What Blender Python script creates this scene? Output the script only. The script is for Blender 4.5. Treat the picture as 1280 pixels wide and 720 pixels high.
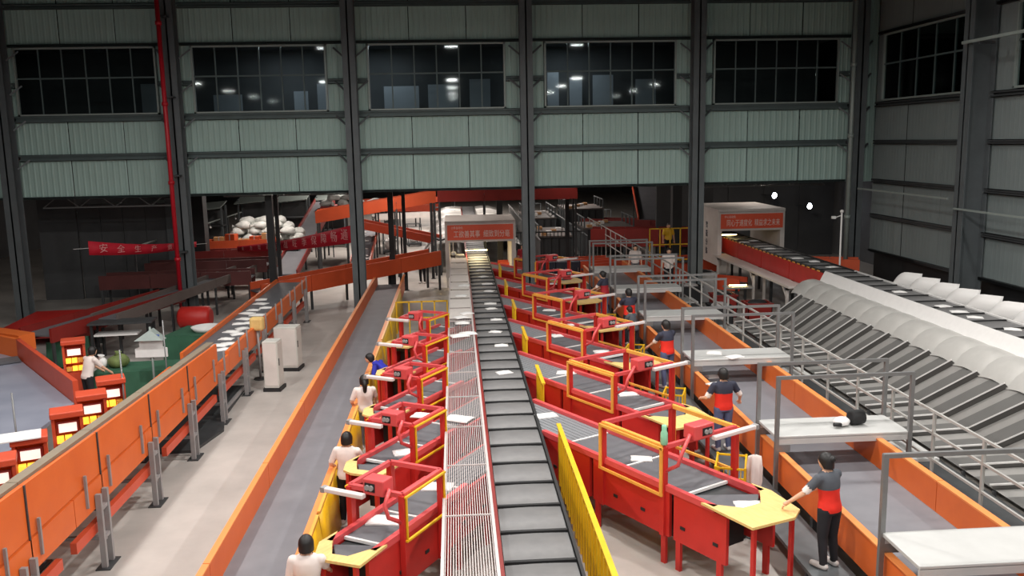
import bpy, bmesh, math, random
from mathutils import Vector, Matrix
random.seed(7)
S = bpy.context.scene
C = S.collection
PI = math.pi
for o in list(bpy.data.objects):
    bpy.data.objects.remove(o)

# ------------------------------------------------------------------ camera
CAM_H = 6.9
cd = bpy.data.cameras.new('camera')
cd.sensor_width = 36.0
cd.lens = 1100.0 / 1280.0 * 36.0
cd.clip_end = 400
cam = bpy.data.objects.new('camera', cd)
C.objects.link(cam)
yw, pt, rl = map(math.radians, (3.55, 9.45, 1.1))
fw = Vector((math.sin(yw) * math.cos(pt), math.cos(yw) * math.cos(pt), -math.sin(pt)))
rt = Vector((math.cos(yw), -math.sin(yw), 0))
up = rt.cross(fw)
rt2 = rt * math.cos(rl) - up * math.sin(rl)
up2 = up * math.cos(rl) + rt * math.sin(rl)
M = Matrix((rt2, up2, -fw)).transposed().to_4x4()
M.translation = Vector((0, 0, CAM_H))
cam.matrix_world = M
S.camera = cam

# ------------------------------------------------------------------ world, lamps, exposure
w = bpy.data.worlds.new('world')
S.world = w
w.use_nodes = True
w.node_tree.nodes['Background'].inputs[0].default_value = (0.75, 0.85, 1.0, 1)
w.node_tree.nodes['Background'].inputs[1].default_value = 0.0
S.view_settings.view_transform = 'Standard'
S.view_settings.look = 'None'
S.view_settings.gamma = 1
S.view_settings.use_curve_mapping = False
S.view_settings.exposure = 0.0

def lin(c):
    return tuple(((v / 255.0) / 12.92) if v / 255.0 <= 0.04045 else ((v / 255.0 + 0.055) / 1.055) ** 2.4 for v in c)

HALL_LAMPS = [(x, y, e) for y, row in ((-4.0, (160, 240, 300, 300, 200)), (3.5, (210, 330, 400, 400, 240)), (11.0, (240, 400, 480, 480, 270)), (18.5, (280, 480, 620, 560, 230)))
              for x, e in zip((-15.0, -7.5, 0.0, 7.5, 14.0), row)]
FILL_ROW = [(-13.5, 26.0, 110), (-6.5, 26.0, 150), (0.0, 26.0, 170), (6.5, 26.0, 130), (12.5, 26.0, 50)]  # unseen row added to brighten the rear wall and the gate sign
HALL_Z = 10.6
FAR_LAMPS = [(-3.5, 43, 260), (1.0, 52, 330), (6.0, 46, 150), (-6.5, 58, 480), (1.5, 68, 520), (-2.0, 84, 700), (8.0, 66, 420), (-9.5, 45.5, 280), (-3.0, 71, 420), (15.5, 44.0, 70)]  # includes lamps added to brighten the sacks and the far right wall
FAR_Z = 6.3

# ------------------------------------------------------------------ materials
MATS = {}
def mat(name, rgb, rough=0.6, metal=0.0, noise=0.12, scale=6.0, rgb2=None, emit=0.0, spec=0.5, bump=0.0, coat=0.0, stretch=None):
    if name in MATS:
        return MATS[name]
    m = bpy.data.materials.new(name)
    m.use_nodes = True
    nt = m.node_tree
    b = nt.nodes['Principled BSDF']
    b.inputs['Roughness'].default_value = rough
    b.inputs['Metallic'].default_value = metal
    b.inputs['Specular IOR Level'].default_value = spec
    if coat:
        b.inputs['Coat Weight'].default_value = coat
        b.inputs['Coat Roughness'].default_value = 0.2
    c = lin(rgb)
    c2 = lin(rgb2) if rgb2 else tuple(v * (1 - noise * 2) for v in c)
    tc = nt.nodes.new('ShaderNodeTexCoord')
    n = nt.nodes.new('ShaderNodeTexNoise')
    n.inputs['Scale'].default_value = scale
    n.inputs['Detail'].default_value = 5
    n.inputs['Roughness'].default_value = 0.6
    if stretch:
        mp = nt.nodes.new('ShaderNodeMapping')
        mp.inputs['Scale'].default_value = stretch
        nt.links.new(tc.outputs['Object'], mp.inputs[0])
        nt.links.new(mp.outputs[0], n.inputs['Vector'])
    else:
        nt.links.new(tc.outputs['Object'], n.inputs['Vector'])
    r = nt.nodes.new('ShaderNodeValToRGB')
    r.color_ramp.elements[0].position = 0.3
    r.color_ramp.elements[1].position = 0.7
    r.color_ramp.elements[0].color = (*c2, 1)
    r.color_ramp.elements[1].color = (*c, 1)
    nt.links.new(n.outputs['Fac'], r.inputs[0])
    nt.links.new(r.outputs[0], b.inputs['Base Color'])
    if emit:
        b.inputs['Emission Color'].default_value = (*c, 1)
        b.inputs['Emission Strength'].default_value = emit
    if bump:
        bp = nt.nodes.new('ShaderNodeBump')
        bp.inputs['Strength'].default_value = bump
        bp.inputs['Distance'].default_value = 0.01
        nt.links.new(n.outputs['Fac'], bp.inputs['Height'])
        nt.links.new(bp.outputs[0], b.inputs['Normal'])
    MATS[name] = m
    return m

def glass_mat(name, tint, mixf):
    m = bpy.data.materials.new(name)
    m.use_nodes = True
    nt = m.node_tree
    nt.nodes.clear()
    out = nt.nodes.new('ShaderNodeOutputMaterial')
    mx = nt.nodes.new('ShaderNodeMixShader')
    tr = nt.nodes.new('ShaderNodeBsdfTransparent')
    tr.inputs[0].default_value = (*tint, 1)
    gl = nt.nodes.new('ShaderNodeBsdfGlossy')
    gl.inputs['Roughness'].default_value = 0.04
    gl.inputs['Color'].default_value = (0.8, 0.85, 0.85, 1)
    fr = nt.nodes.new('ShaderNodeFresnel')
    fr.inputs[0].default_value = mixf
    nt.links.new(fr.outputs[0], mx.inputs[0])
    nt.links.new(tr.outputs[0], mx.inputs[1])
    nt.links.new(gl.outputs[0], mx.inputs[2])
    nt.links.new(mx.outputs[0], out.inputs[0])
    MATS[name] = m
    return m

mat('concrete', (192, 186, 180), 0.5, noise=0.05, scale=0.7, rgb2=(168, 163, 158), bump=0.05)
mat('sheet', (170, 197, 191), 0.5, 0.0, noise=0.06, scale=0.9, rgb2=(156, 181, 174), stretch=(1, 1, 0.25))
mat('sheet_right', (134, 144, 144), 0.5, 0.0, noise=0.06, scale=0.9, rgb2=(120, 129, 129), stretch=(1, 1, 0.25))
mat('steel_column', (98, 104, 107), 0.55, 0.2, noise=0.1, scale=2)
mat('steel_dark', (70, 72, 74), 0.55, 0.2, noise=0.15, scale=3)
mat('girt', (92, 106, 106), 0.55, 0.1, noise=0.1, scale=2)
mat('frame_pale', (150, 160, 156), 0.5, 0.2, noise=0.05)
mat('dark_wall', (92, 93, 95), 0.8, noise=0.15, scale=0.6)
mat('ceiling', (70, 74, 76), 0.8, noise=0.1, scale=0.5)
mat('black', (34, 34, 36), 0.6, noise=0.1)
mat('black_rubber', (30, 30, 32), 0.75, noise=0.1)
mat('carrier', (120, 119, 119), 0.55, noise=0.05, scale=4, rgb2=(110, 109, 110))
mat('belt', (98, 98, 102), 0.65, noise=0.06, scale=3, rgb2=(88, 88, 93))
mat('belt_light', (122, 122, 127), 0.6, noise=0.05, scale=1.5, rgb2=(112, 112, 118))
mat('strip', (128, 130, 134), 0.5, noise=0.05)
mat('red', (200, 44, 38), 0.45, noise=0.05, scale=2, rgb2=(184, 38, 33))
mat('red_rail', (216, 82, 84), 0.4, noise=0.05, scale=2, rgb2=(204, 74, 76))
mat('red_orange', (208, 80, 50), 0.42, noise=0.06, scale=2)
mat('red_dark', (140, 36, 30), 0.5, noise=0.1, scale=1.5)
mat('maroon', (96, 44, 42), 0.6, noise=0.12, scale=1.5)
mat('taupe', (104, 94, 90), 0.6, noise=0.08, scale=1.5)
mat('red_pipe', (190, 22, 40), 0.4, noise=0.05)
mat('orange', (222, 108, 44), 0.45, noise=0.05, scale=1.5, rgb2=(212, 98, 38))
mat('orange_deep', (205, 82, 42), 0.5, noise=0.08, scale=1.5)
mat('yellow', (236, 190, 34), 0.4, noise=0.06, scale=3, rgb2=(222, 172, 26))
mat('amber', (240, 172, 76), 0.4, noise=0.06, scale=3)
mat('plywood', (230, 196, 128), 0.6, noise=0.07, scale=5, rgb2=(216, 178, 108), stretch=(1, 6, 1))
mat('white', (232, 230, 228), 0.5, noise=0.03)
mat('white_paint', (222, 220, 218), 0.45, noise=0.03, scale=1.5)
mat('off_white', (222, 214, 208), 0.5, noise=0.06, scale=2)
mat('wire', (200, 190, 188), 0.45, 0.1, noise=0.04)
mat('parcel_white', (240, 238, 236), 0.55, noise=0.05, scale=9)
mat('parcel_grey', (176, 172, 172), 0.6, noise=0.1, scale=9)
mat('parcel_brown', (190, 140, 92), 0.7, noise=0.1, scale=9)
mat('chute_grey', (186, 184, 180), 0.4, 0.0, noise=0.04, scale=1.2, rgb2=(168, 166, 162))
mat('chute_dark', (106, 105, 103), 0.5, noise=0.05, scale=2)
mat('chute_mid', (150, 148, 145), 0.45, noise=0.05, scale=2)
mat('rail_steel', (132, 132, 132), 0.4, 0.4, noise=0.06)
mat('deck', (200, 200, 198), 0.45, 0.2, noise=0.05, scale=2)
mat('tan_lip', (136, 122, 104), 0.6, noise=0.06)
mat('blue_chute', (146, 149, 163), 0.35, 0.0, noise=0.08, scale=0.8, rgb2=(128, 132, 148))
mat('rail_light', (186, 185, 181), 0.4, 0.2, noise=0.05)
mat('green_cloth', (52, 100, 76), 0.7, noise=0.12, scale=2)
mat('green_bag', (116, 132, 76), 0.8, noise=0.2, scale=6)
mat('skin', (226, 176, 146), 0.55, noise=0.04)
mat('hair', (26, 22, 22), 0.5, noise=0.2, scale=30)
mat('shirt_white', (235, 222, 216), 0.8, noise=0.05, scale=7)
mat('shirt_navy', (52, 54, 72), 0.8, noise=0.1, scale=7)
mat('shirt_grey', (82, 86, 94), 0.8, noise=0.1, scale=7)
mat('shirt_red', (232, 44, 28), 0.75, noise=0.06, scale=7)
mat('shirt_maroon', (170, 34, 48), 0.75, noise=0.06, scale=7)
mat('shirt_blue', (42, 48, 172), 0.75, noise=0.08, scale=7)
mat('shirt_pale', (214, 214, 220), 0.8, noise=0.05, scale=7)
mat('jeans', (96, 104, 138), 0.85, noise=0.1, scale=9)
mat('trouser_black', (34, 34, 40), 0.85, noise=0.1, scale=9)
mat('trouser_grey', (116, 114, 118), 0.85, noise=0.1, scale=9)
mat('shoe', (212, 208, 206), 0.6, noise=0.05)
mat('shoe_dark', (40, 40, 44), 0.6, noise=0.05)
mat('lip', (176, 92, 86), 0.5)
mat('banner', (206, 26, 50), 0.7, noise=0.05, scale=2)
mat('sign_red', (244, 98, 66), 0.5, noise=0.03)
mat('letter', (246, 226, 216), 0.6, noise=0.02)
mat('letter_pink', (236, 160, 160), 0.6, noise=0.02)
mat('lamp_face', (255, 246, 230), 0.5, emit=12.0)
mat('flood_face', (235, 242, 255), 0.5, emit=40.0)
mat('gate_lamp', (255, 226, 150), 0.5, emit=14.0)
mat('screen', (255, 236, 226), 0.4, emit=0.8)
mat('glow_yellow', (255, 190, 60), 0.5, emit=1.3)  # self glow in the colour, in place of lamplight on the goods
mat('tube_white', (224, 214, 212), 0.35, noise=0.03)
mat('orange_light', (236, 142, 76), 0.45, noise=0.04)
mat('green_glass', (150, 214, 178), 0.25, noise=0.1, scale=8)
mat('sack', (214, 214, 210), 0.75, noise=0.12, scale=4, rgb2=(176, 180, 176))
mat('navy_box', (40, 44, 62), 0.6, noise=0.1)
mat('grey_box', (150, 148, 148), 0.6, noise=0.06)
mat('cabinet', (206, 203, 196), 0.45, noise=0.04)
mat('blue', (70, 100, 170), 0.5, noise=0.05)
mat('room_board', (160, 165, 172), 0.7, noise=0.08, scale=1.0)
glass_mat('glass', (0.75, 0.8, 0.8), 1.22)

# ------------------------------------------------------------------ mesh builder
class MB:
    def __init__(s):
        s.v = []; s.f = []; s.sm = []
    def add(s, vs, fs, smooth=False):
        k = len(s.v)
        s.v += [tuple(p) for p in vs]
        s.f += [tuple(i + k for i in f) for f in fs]
        s.sm += [smooth] * len(fs)
        return s
    def box(s, x0, x1, y0, y1, z0, z1):
        vs = [(x, y, z) for z in (z0, z1) for y in (y0, y1) for x in (x0, x1)]
        return s.add(vs, [(0, 2, 3, 1), (4, 5, 7, 6), (0, 1, 5, 4), (2, 6, 7, 3), (0, 4, 6, 2), (1, 3, 7, 5)])
    def cbox(s, c, d):
        return s.box(c[0] - d[0] / 2, c[0] + d[0] / 2, c[1] - d[1] / 2, c[1] + d[1] / 2, c[2] - d[2] / 2, c[2] + d[2] / 2)
    def bar(s, p, q, w, h=None, upv=(0, 0, 1)):
        h = h or w
        p = Vector(p); q = Vector(q); d = (q - p).normalized()
        u = Vector(upv)
        if abs(d.dot(u)) > 0.99:
            u = Vector((0, 1, 0))
        sd = d.cross(u).normalized(); u = sd.cross(d)
        vs = []
        for e in (p, q):
            for a, b in ((-1, -1), (1, -1), (1, 1), (-1, 1)):
                vs.append(e + sd * (a * w / 2) + u * (b * h / 2))
        return s.add(vs, [(0, 1, 2, 3), (7, 6, 5, 4), (0, 4, 5, 1), (1, 5, 6, 2), (2, 6, 7, 3), (3, 7, 4, 0)])
    def tube(s, pts, r, n=8, cap=True):
        pts = [Vector(p) for p in pts]
        if not isinstance(r, (list, tuple)):
            r = [r] * len(pts)
        rings = []
        prev = None
        for i, p in enumerate(pts):
            d = (pts[min(i + 1, len(pts) - 1)] - pts[max(i - 1, 0)]).normalized()
            u = Vector((0, 0, 1)) if abs(d.z) < 0.95 else Vector((1, 0, 0))
            if prev is not None:
                u = prev
            sd = d.cross(u)
            if sd.length < 1e-4:
                sd = d.cross(Vector((0, 1, 0)))
            sd.normalize(); u = sd.cross(d).normalized(); prev = u
            rings.append([p + (sd * math.cos(2 * PI * k / n) + u * math.sin(2 * PI * k / n)) * r[i] for k in range(n)])
        vs = [q for g in rings for q in g]
        fs = []
        for i in range(len(rings) - 1):
            for k in range(n):
                a = i * n + k; b = i * n + (k + 1) % n
                fs.append((a, b, b + n, a + n))
        s.add(vs, fs, True)
        if cap:
            k0 = len(s.v) - len(vs)
            s.f.append(tuple(k0 + i for i in range(n))[::-1]); s.sm.append(False)
            s.f.append(tuple(k0 + len(vs) - n + i for i in range(n))); s.sm.append(False)
        return s
    def prism(s, poly, z0, z1):
        n = len(poly)
        vs = [(x, y, z0) for x, y in poly] + [(x, y, z1) for x, y in poly]
        fs = [tuple(range(n))[::-1], tuple(range(n, 2 * n))] + [(i, (i + 1) % n, (i + 1) % n + n, i + n) for i in range(n)]
        return s.add(vs, fs)
    def extr(s, poly3, off):
        n = len(poly3); o = Vector(off)
        vs = [Vector(p) for p in poly3] + [Vector(p) + o for p in poly3]
        fs = [tuple(range(n))[::-1], tuple(range(n, 2 * n))] + [(i, (i + 1) % n, (i + 1) % n + n, i + n) for i in range(n)]
        return s.add(vs, fs)
    def sphere(s, c, r, nu=12, nv=8, smooth=True):
        if not isinstance(r, (list, tuple)):
            r = (r, r, r)
        vs = [(c[0], c[1], c[2] + r[2])]
        for j in range(1, nv):
            th = PI * j / nv
            for i in range(nu):
                ph = 2 * PI * i / nu
                vs.append((c[0] + r[0] * math.sin(th) * math.cos(ph), c[1] + r[1] * math.sin(th) * math.sin(ph), c[2] + r[2] * math.cos(th)))
        vs.append((c[0], c[1], c[2] - r[2]))
        fs = [(0, 1 + i, 1 + (i + 1) % nu) for i in range(nu)]
        for j in range(nv - 2):
            for i in range(nu):
                a = 1 + j * nu + i; b = 1 + j * nu + (i + 1) % nu
                fs.append((a, a + nu, b + nu, b))
        e = len(vs) - 1; k = 1 + (nv - 2) * nu
        fs += [(e, k + (i + 1) % nu, k + i) for i in range(nu)]
        return s.add(vs, fs, smooth)
    def grid(s, rows, smooth=True, close=False):
        m = len(rows[0]); n = len(rows)
        vs = [p for r in rows for p in r]
        fs = [(i * m + j, i * m + j + 1, (i + 1) * m + j + 1, (i + 1) * m + j) for i in range(n - 1) for j in range(m - 1)]
        return s.add(vs, fs, smooth)
    def mesh(s, name, recalc=True):
        me = bpy.data.meshes.new(name)
        me.from_pydata(s.v, [], s.f)
        for p, k in zip(me.polygons, s.sm):
            p.use_smooth = k
        if recalc:
            bm = bmesh.new(); bm.from_mesh(me)
            bmesh.ops.recalc_face_normals(bm, faces=bm.faces)
            bm.to_mesh(me); bm.free()
        me.update()
        return me
    def build(s, name, m, parent=None, loc=None, rz=0, bevel=0, recalc=True):
        me = s.mesh(name, recalc)
        me.materials.append(MATS[m] if isinstance(m, str) else m)
        o = obj(name, me, parent, loc, rz)
        if bevel:
            b = o.modifiers.new('bevel', 'BEVEL'); b.width = bevel; b.segments = 2; b.limit_method = 'ANGLE'
        return o

def obj(name, data, parent=None, loc=None, rz=0):
    o = bpy.data.objects.new(name, data)
    C.objects.link(o)
    if parent:
        o.parent = parent
    if loc:
        o.location = loc
    if rz:
        o.rotation_euler = (0, 0, rz)
    return o

def tag(o, label, cat, group=None, kind=None):
    if label: o['label'] = label
    if cat: o['category'] = cat
    if group: o['group'] = group
    if kind: o['kind'] = kind
    return o

def thing(name, label, cat, loc=(0, 0, 0), rz=0, group=None):
    o = bpy.data.objects.new(name, None)
    C.objects.link(o)
    o.empty_display_size = 0.2
    o.location = loc; o.rotation_euler = (0, 0, rz)
    return tag(o, label, cat, group)

def struct(name, label=None):
    o = bpy.data.objects.new(name, None)
    C.objects.link(o)
    o['kind'] = 'structure'
    if label: o['label'] = label
    o['category'] = name.split('_')[0]
    return o

def B(name, m, parent, *dims, bevel=0):
    return MB().box(*dims).build(name, m, parent, bevel=bevel)

def copy_tree(o, parent=None):
    c = o.copy(); C.objects.link(c); c.parent = parent
    for ch in list(o.children):
        copy_tree(ch, c)
    return c

ORD = ['first', 'second', 'third', 'fourth', 'fifth', 'sixth', 'seventh', 'eighth', 'ninth', 'tenth', 'eleventh', 'twelfth',
       'thirteenth', 'fourteenth', 'fifteenth', 'sixteenth', 'seventeenth', 'eighteenth', 'nineteenth', 'twentieth',
       'twenty-first', 'twenty-second', 'twenty-third', 'twenty-fourth', 'twenty-fifth', 'twenty-sixth']

def text(name, body, size, m, parent, loc, rot, depth=0.006, width=None, align='CENTER'):
    cu = bpy.data.curves.new(name, 'FONT')
    cu.body = body; cu.size = size; cu.align_x = align; cu.align_y = 'CENTER'; cu.extrude = depth
    to = bpy.data.objects.new(name, cu)
    C.objects.link(to)
    dg = bpy.context.evaluated_depsgraph_get()
    me = bpy.data.meshes.new_from_object(to.evaluated_get(dg))
    bpy.data.objects.remove(to)
    if width and len(me.vertices):
        xs = [v.co.x for v in me.vertices]
        k = width / max(1e-4, max(xs) - min(xs))
        for v in me.vertices:
            v.co.x *= k
    me.materials.clear(); me.materials.append(MATS[m])
    o = obj(name, me, parent)
    o.location = loc; o.rotation_euler = rot
    return o

# ------------------------------------------------------------------ the hall itself
fl = MB().add([(-40, -8, 0), (24, -8, 0), (24, 132, 0), (-40, 132, 0)], [(0, 1, 2, 3)]).build('floor', 'concrete', recalc=False)
tag(fl, 'pale grey polished concrete floor of the sorting hall', 'floor', kind='structure')
ce = MB().box(-40, 24, -8, 36.6, 14.0, 14.2).build('ceiling', 'ceiling')
tag(ce, 'dark ceiling over the front hall', 'ceiling', kind='structure')
ce2 = MB().box(-40, 24, 36.7, 132, 7.4, 7.6).build('ceiling', 'ceiling')
tag(ce2, 'low dark ceiling over the rear hall', 'ceiling', kind='structure')

PC = {}
def corr(wd, h, m):
    key = (round(wd, 2), round(h, 2), m)
    if key not in PC:
        n = max(2, int(round(wd / 0.23)))
        p = wd / n
        xs = []
        for i in range(n):
            x = -wd / 2 + i * p
            dd = -.02 if m == 'sheet' else -.003
            xs += [(x, 0), (x + p * .55, 0), (x + p * .68, dd), (x + p * .87, dd)]
        xs.append((wd / 2, 0))
        g = MB().grid([[(x, y, 0) for x, y in xs], [(x, y, h) for x, y in xs]], smooth=False)
        me = g.mesh('panel', recalc=False)
        me.materials.append(MATS[m])
        PC[key] = me
    return PC[key]

def wall_rows(root, x0, x1, rows, m, y=0.35, wide=2.32):
    n = max(1, int(round((x1 - x0) / wide)))
    p = (x1 - x0) / n
    for z0, z1 in rows:
        for i in range(n):
            me = corr(p - 0.03, z1 - z0 - 0.01, m)
            obj('panel', me, root, (x0 + p * (i + .5), y + (0.012 if i % 2 else 0), z0))

GC = {}
def girt(root, x0, x1, z, hgt=0.2, y=0.2, m='girt', dep=0.14):
    g = MB()
    g.box(x0, x1, y, y + dep, z - hgt / 2, z - hgt / 2 + 0.02)
    g.box(x0, x1, y, y + dep, z + hgt / 2 - 0.02, z + hgt / 2)
    g.box(x0, x1, y + dep - 0.02, y + dep, z - hgt / 2, z + hgt / 2)
    g.box(x0, x1, y, y + 0.02, z - hgt / 2, z - hgt / 2 + 0.07)
    g.box(x0, x1, y, y + 0.02, z + hgt / 2 - 0.07, z + hgt / 2)
    return g.build('girt', m, root)

def column(root, x, z0, z1, wd=0.5, dep=0.55, y=-0.1, m='steel_column'):
    g = MB()
    g.box(x - wd / 2, x + wd / 2, y - dep / 2, y - dep / 2 + 0.04, z0, z1)
    g.box(x - wd / 2, x + wd / 2, y + dep / 2 - 0.04, y + dep / 2, z0, z1)
    g.box(x - 0.03, x + 0.03, y - dep / 2, y + dep / 2, z0, z1)
    c = g.build('column', m, root)
    for z in (6.6, 8.1, 10.75, 9.45):
        if wd < .52:
            b = MB()
            for sx in (-1, 1):
                b.bar((x + sx * wd / 2, y + .1, z - .42), (x + sx * (wd / 2 + .4), y + .32, z - .06), 0.06)
            b.build('knee_brace', m, c)
    return c

NWIN = [0]
def window(root_loc, rz, x0, x1, z0, z1, label, cols=6, split=0.55):
    NWIN[0] += 1
    r = struct('window_%d' % NWIN[0], label)
    r.location = root_loc; r.rotation_euler = (0, 0, rz)
    y = 0.26
    t = 0.07
    g = MB()
    g.box(x0, x1, y - .05, y + .09, z0, z0 + t); g.box(x0, x1, y - .05, y + .09, z1 - t, z1)
    g.box(x0, x0 + t, y - .05, y + .09, z0, z1); g.box(x1 - t, x1, y - .05, y + .09, z0, z1)
    g.build('window_frame', 'frame_pale', r)
    p = (x1 - x0 - 2 * t) / cols
    zm = z0 + (z1 - z0) * split
    for i in range(1, cols):
        B('mullion', 'girt', r, x0 + t + p * i - .025, x0 + t + p * i + .025, y, y + .06, z0 + t, z1 - t)
    B('transom', 'girt', r, x0 + t, x1 - t, y + .002, y + .058, zm - .03, zm + .03)
    for i in range(cols):
        for a, b in ((z0 + t, zm - .03), (zm + .03, z1 - t)):
            B('pane', 'glass', r, x0 + t + p * i + .026, x0 + t + p * (i + 1) - .026, y + .02, y + .032, a, b)
    return r

ROWS_TOP = [(10.85, 13.98)]
ROWS_LOW = [(4.96, 6.52), (6.68, 8.02)]
COLX = [-24.2, -17.35, -10.85, -4.0, 2.95, 9.92, 16.6]
WIN = [None, (-16.95, -11.55), (-10.2, -4.95), (-3.35, 2.15), (3.72, 9.12), (10.65, 15.9)]
WLAB = ['', 'dark gridded window nearest the left end of the rear wall', 'dark gridded window left of centre with a pale board showing through it',
        'dark gridded window straight above the middle sorter belt', 'dark gridded window right of centre in the rear wall',
        'black window of the rear wall beside the right corner']
wb = struct('wall_back', 'grey green corrugated rear wall hung above the conveyor opening')
wb.location = (0, 36, 0)
for i in range(6):
    x0, x1 = COLX[i] + .05, COLX[i + 1] - .05
    wall_rows(wb, x0, x1, ROWS_LOW, 'sheet')
    wall_rows(wb, x0, x1, ROWS_TOP, 'sheet')
    if WIN[i]:
        a, b = WIN[i]
        wall_rows(wb, x0, a, [(8.18, 10.85)], 'sheet', wide=0.9)
        wall_rows(wb, b, x1, [(8.18, 10.85)], 'sheet', wide=0.9)
        window((0, 36, 0), 0, a, b, 8.22, 10.83, WLAB[i])
        girt(wb, x0 + .2, a - .02, 9.4); girt(wb, b + .02, x1 - .2, 9.4)
    else:
        wall_rows(wb, x0, x1, [(8.18, 10.85)], 'sheet')
    for z, h in ((5.02, .1), (6.6, .26), (8.1, .26), (12.35, .2)):
        girt(wb, x0 + .2, x1 - .2, z, h)
    girt(wb, x0 + .2, x1 - .2, 10.9, .1)
wall_rows(wb, 16.65, 17.6, [(4.96, 13.98)], 'sheet')
for x in COLX:
    column(wb, x, 0, 14)
# rooms behind the rear windows
rm = struct('wall_office', 'dim partitioned rooms seen through the rear windows')
B('partition', 'dark_wall', rm, -24, 16.6, 40.0, 40.1, 7.8, 11.2)
B('room_floor', 'dark_wall', rm, -24, 16.6, 36.6, 40, 8.0, 8.12)
B('room_ceiling', 'dark_wall', rm, -24, 16.6, 36.6, 40, 11.0, 11.1)
for x, wd, z in ((-2.2, 1.5, 9.35), (-.4, 1.3, 9.4), (1.2, .9, 9.6), (4.4, .5, 9.9), (5.4, .55, 9.6), (6.6, .9, 9.7), (8.5, .9, 9.5), (-9.6, 1.2, 9.1), (-6.5, .6, 9.2), (-5.4, .8, 9.5), (-12.8, .8, 9.6)):
    B('room_board', 'room_board', rm, x - wd / 2, x + wd / 2, 39.2, 39.25, 8.3, z)
for x in (-3, 5, -7):
    l = bpy.data.lights.new('office_fill', 'AREA'); l.energy = 40; l.size = 1.2; l.color = (.85, .92, 1)  # unseen fill added so the boards in the rooms show
    lo = obj('office_fill', l, None, (x, 38.0, 10.9))

wr = struct('wall_right', 'dark grey corrugated right hand wall with steel girts')
wr.location = (16.95, 36, 0); wr.rotation_euler = (0, 0, -PI / 2)
RB = [0.25, 8.1, 16.2, 24.3, 32.4, 43]
RW = [(0.9, 7.3), (9.4, 15.6), (17.2, 23.5), (25, 31.5), None]
RLAB = ['black window high on the right wall next to the corner', 'dark window at the top right edge past the big column', 'unseen window one', 'unseen window two']
for i in range(5):
    x0, x1 = RB[i], RB[i + 1]
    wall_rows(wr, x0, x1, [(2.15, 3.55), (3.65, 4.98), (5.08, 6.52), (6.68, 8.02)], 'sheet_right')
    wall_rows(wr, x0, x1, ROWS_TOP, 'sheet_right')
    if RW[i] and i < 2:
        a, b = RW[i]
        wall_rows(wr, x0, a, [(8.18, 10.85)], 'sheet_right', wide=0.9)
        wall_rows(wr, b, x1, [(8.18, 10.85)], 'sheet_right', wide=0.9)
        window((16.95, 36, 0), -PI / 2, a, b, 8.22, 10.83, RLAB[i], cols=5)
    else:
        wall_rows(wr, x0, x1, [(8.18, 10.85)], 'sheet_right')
    for z, h in ((2.15, .1), (3.6, .16), (5.03, .16), (6.6, .16), (8.1, .2), (10.9, .1), (12.35, .2)):
        girt(wr, x0 + .2, x1 - .2, z, h, m='steel_dark')
for x in RB[1:5]:
    column(wr, x, 0, 14, wd=.55, dep=.8, y=-.12)
B('dark_backing', 'black', wr, 0, 44, .7, .8, 0, 14)  # black sheet standing in for the darkness of the opening under the wall

wl = MB().box(-28.2, -28, -8, 36.3, 0, 14).build('wall_left', 'dark_wall')
tag(wl, 'dark side wall far to the left of the hall', 'wall', kind='structure')
wf = MB().box(-40, 24, -8.2, -8, 0, 14).build('wall_front', 'dark_wall')
tag(wf, 'plain wall behind the viewer', 'wall', kind='structure')
wl2 = struct('wall_left_rear', 'dim grey wall panel behind the red platform at far left')
B('panel', 'dark_wall', wl2, -19.2, -17.5, 41.8, 41.95, 0, 5.2)
for k in range(4):
    B('panel', 'dark_wall', wl2, -17.5 + k * 1.02, -16.5 + k * 1.02, 42.0, 42.12, 0.0, 4.4)
B('trim_post', 'steel_column', wl2, -13.45, -13.1, 41.8, 42.1, 0, 4.6)
wfr = struct('wall_far_right', 'shadowed wall behind the two floodlights')
for k in range(5):
    B('panel', 'dark_wall', wfr, 11.5 + k * 2.1, 13.57 + k * 2.1, 50, 50.15, 0, 7.4)
wfb = MB().box(-40, 24, 118, 118.2, 0, 7.4).build('wall_far', 'dark_wall')
tag(wfb, 'distant end wall of the rear hall', 'wall', kind='structure')
for nm, x, lab in (('wall_left_far', -30, 'unlit side wall of the rear hall on the left'), ('wall_right_far', 22.3, 'unlit side wall of the rear hall on the right')):
    o = MB().box(x, x + .2, 36.6, 118, 0, 7.4).build(nm, 'dark_wall')
    tag(o, lab, 'wall', kind='structure')
# shadowed racks on the left behind the opening
for k, (x, y, hh) in enumerate([(-20.5, 52, 3.6), (-17.0, 53, 3.7), (-14.6, 52.5, 3.5), (-12.4, 55, 3.7), (-10.4, 57, 3.6), (-8.4, 60, 3.5)]):
    r = thing('storage_rack', 'dark metal rack standing in the unlit rear left, %s from the left' % ORD[k], 'rack', (x, y, 0), group='racks in the unlit rear')
    for a in (-.9, .9):
        B('post', 'steel_column', r, a - .05, a + .05, -.05, .05, 0, hh)
        B('post', 'steel_column', r, a - .05, a + .05, .95, 1.05, 0, hh)
    MB().extr([(-1.0, -.6, hh - .25), (1.0, -.6, hh - .1), (1.0, 1.05, hh + .2), (-1.0, 1.05, hh + .05)], (0, 0, .05)).build('canopy', 'frame_pale', r)
    for z in (1.2, 2.3):
        B('shelf', 'steel_dark', r, -.95, .95, -.05, 1.05, z, z + .08)
    B('back_sheet', 'dark_wall', r, -.9, .9, 1.0, 1.04, .1, hh - .3)

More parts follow.
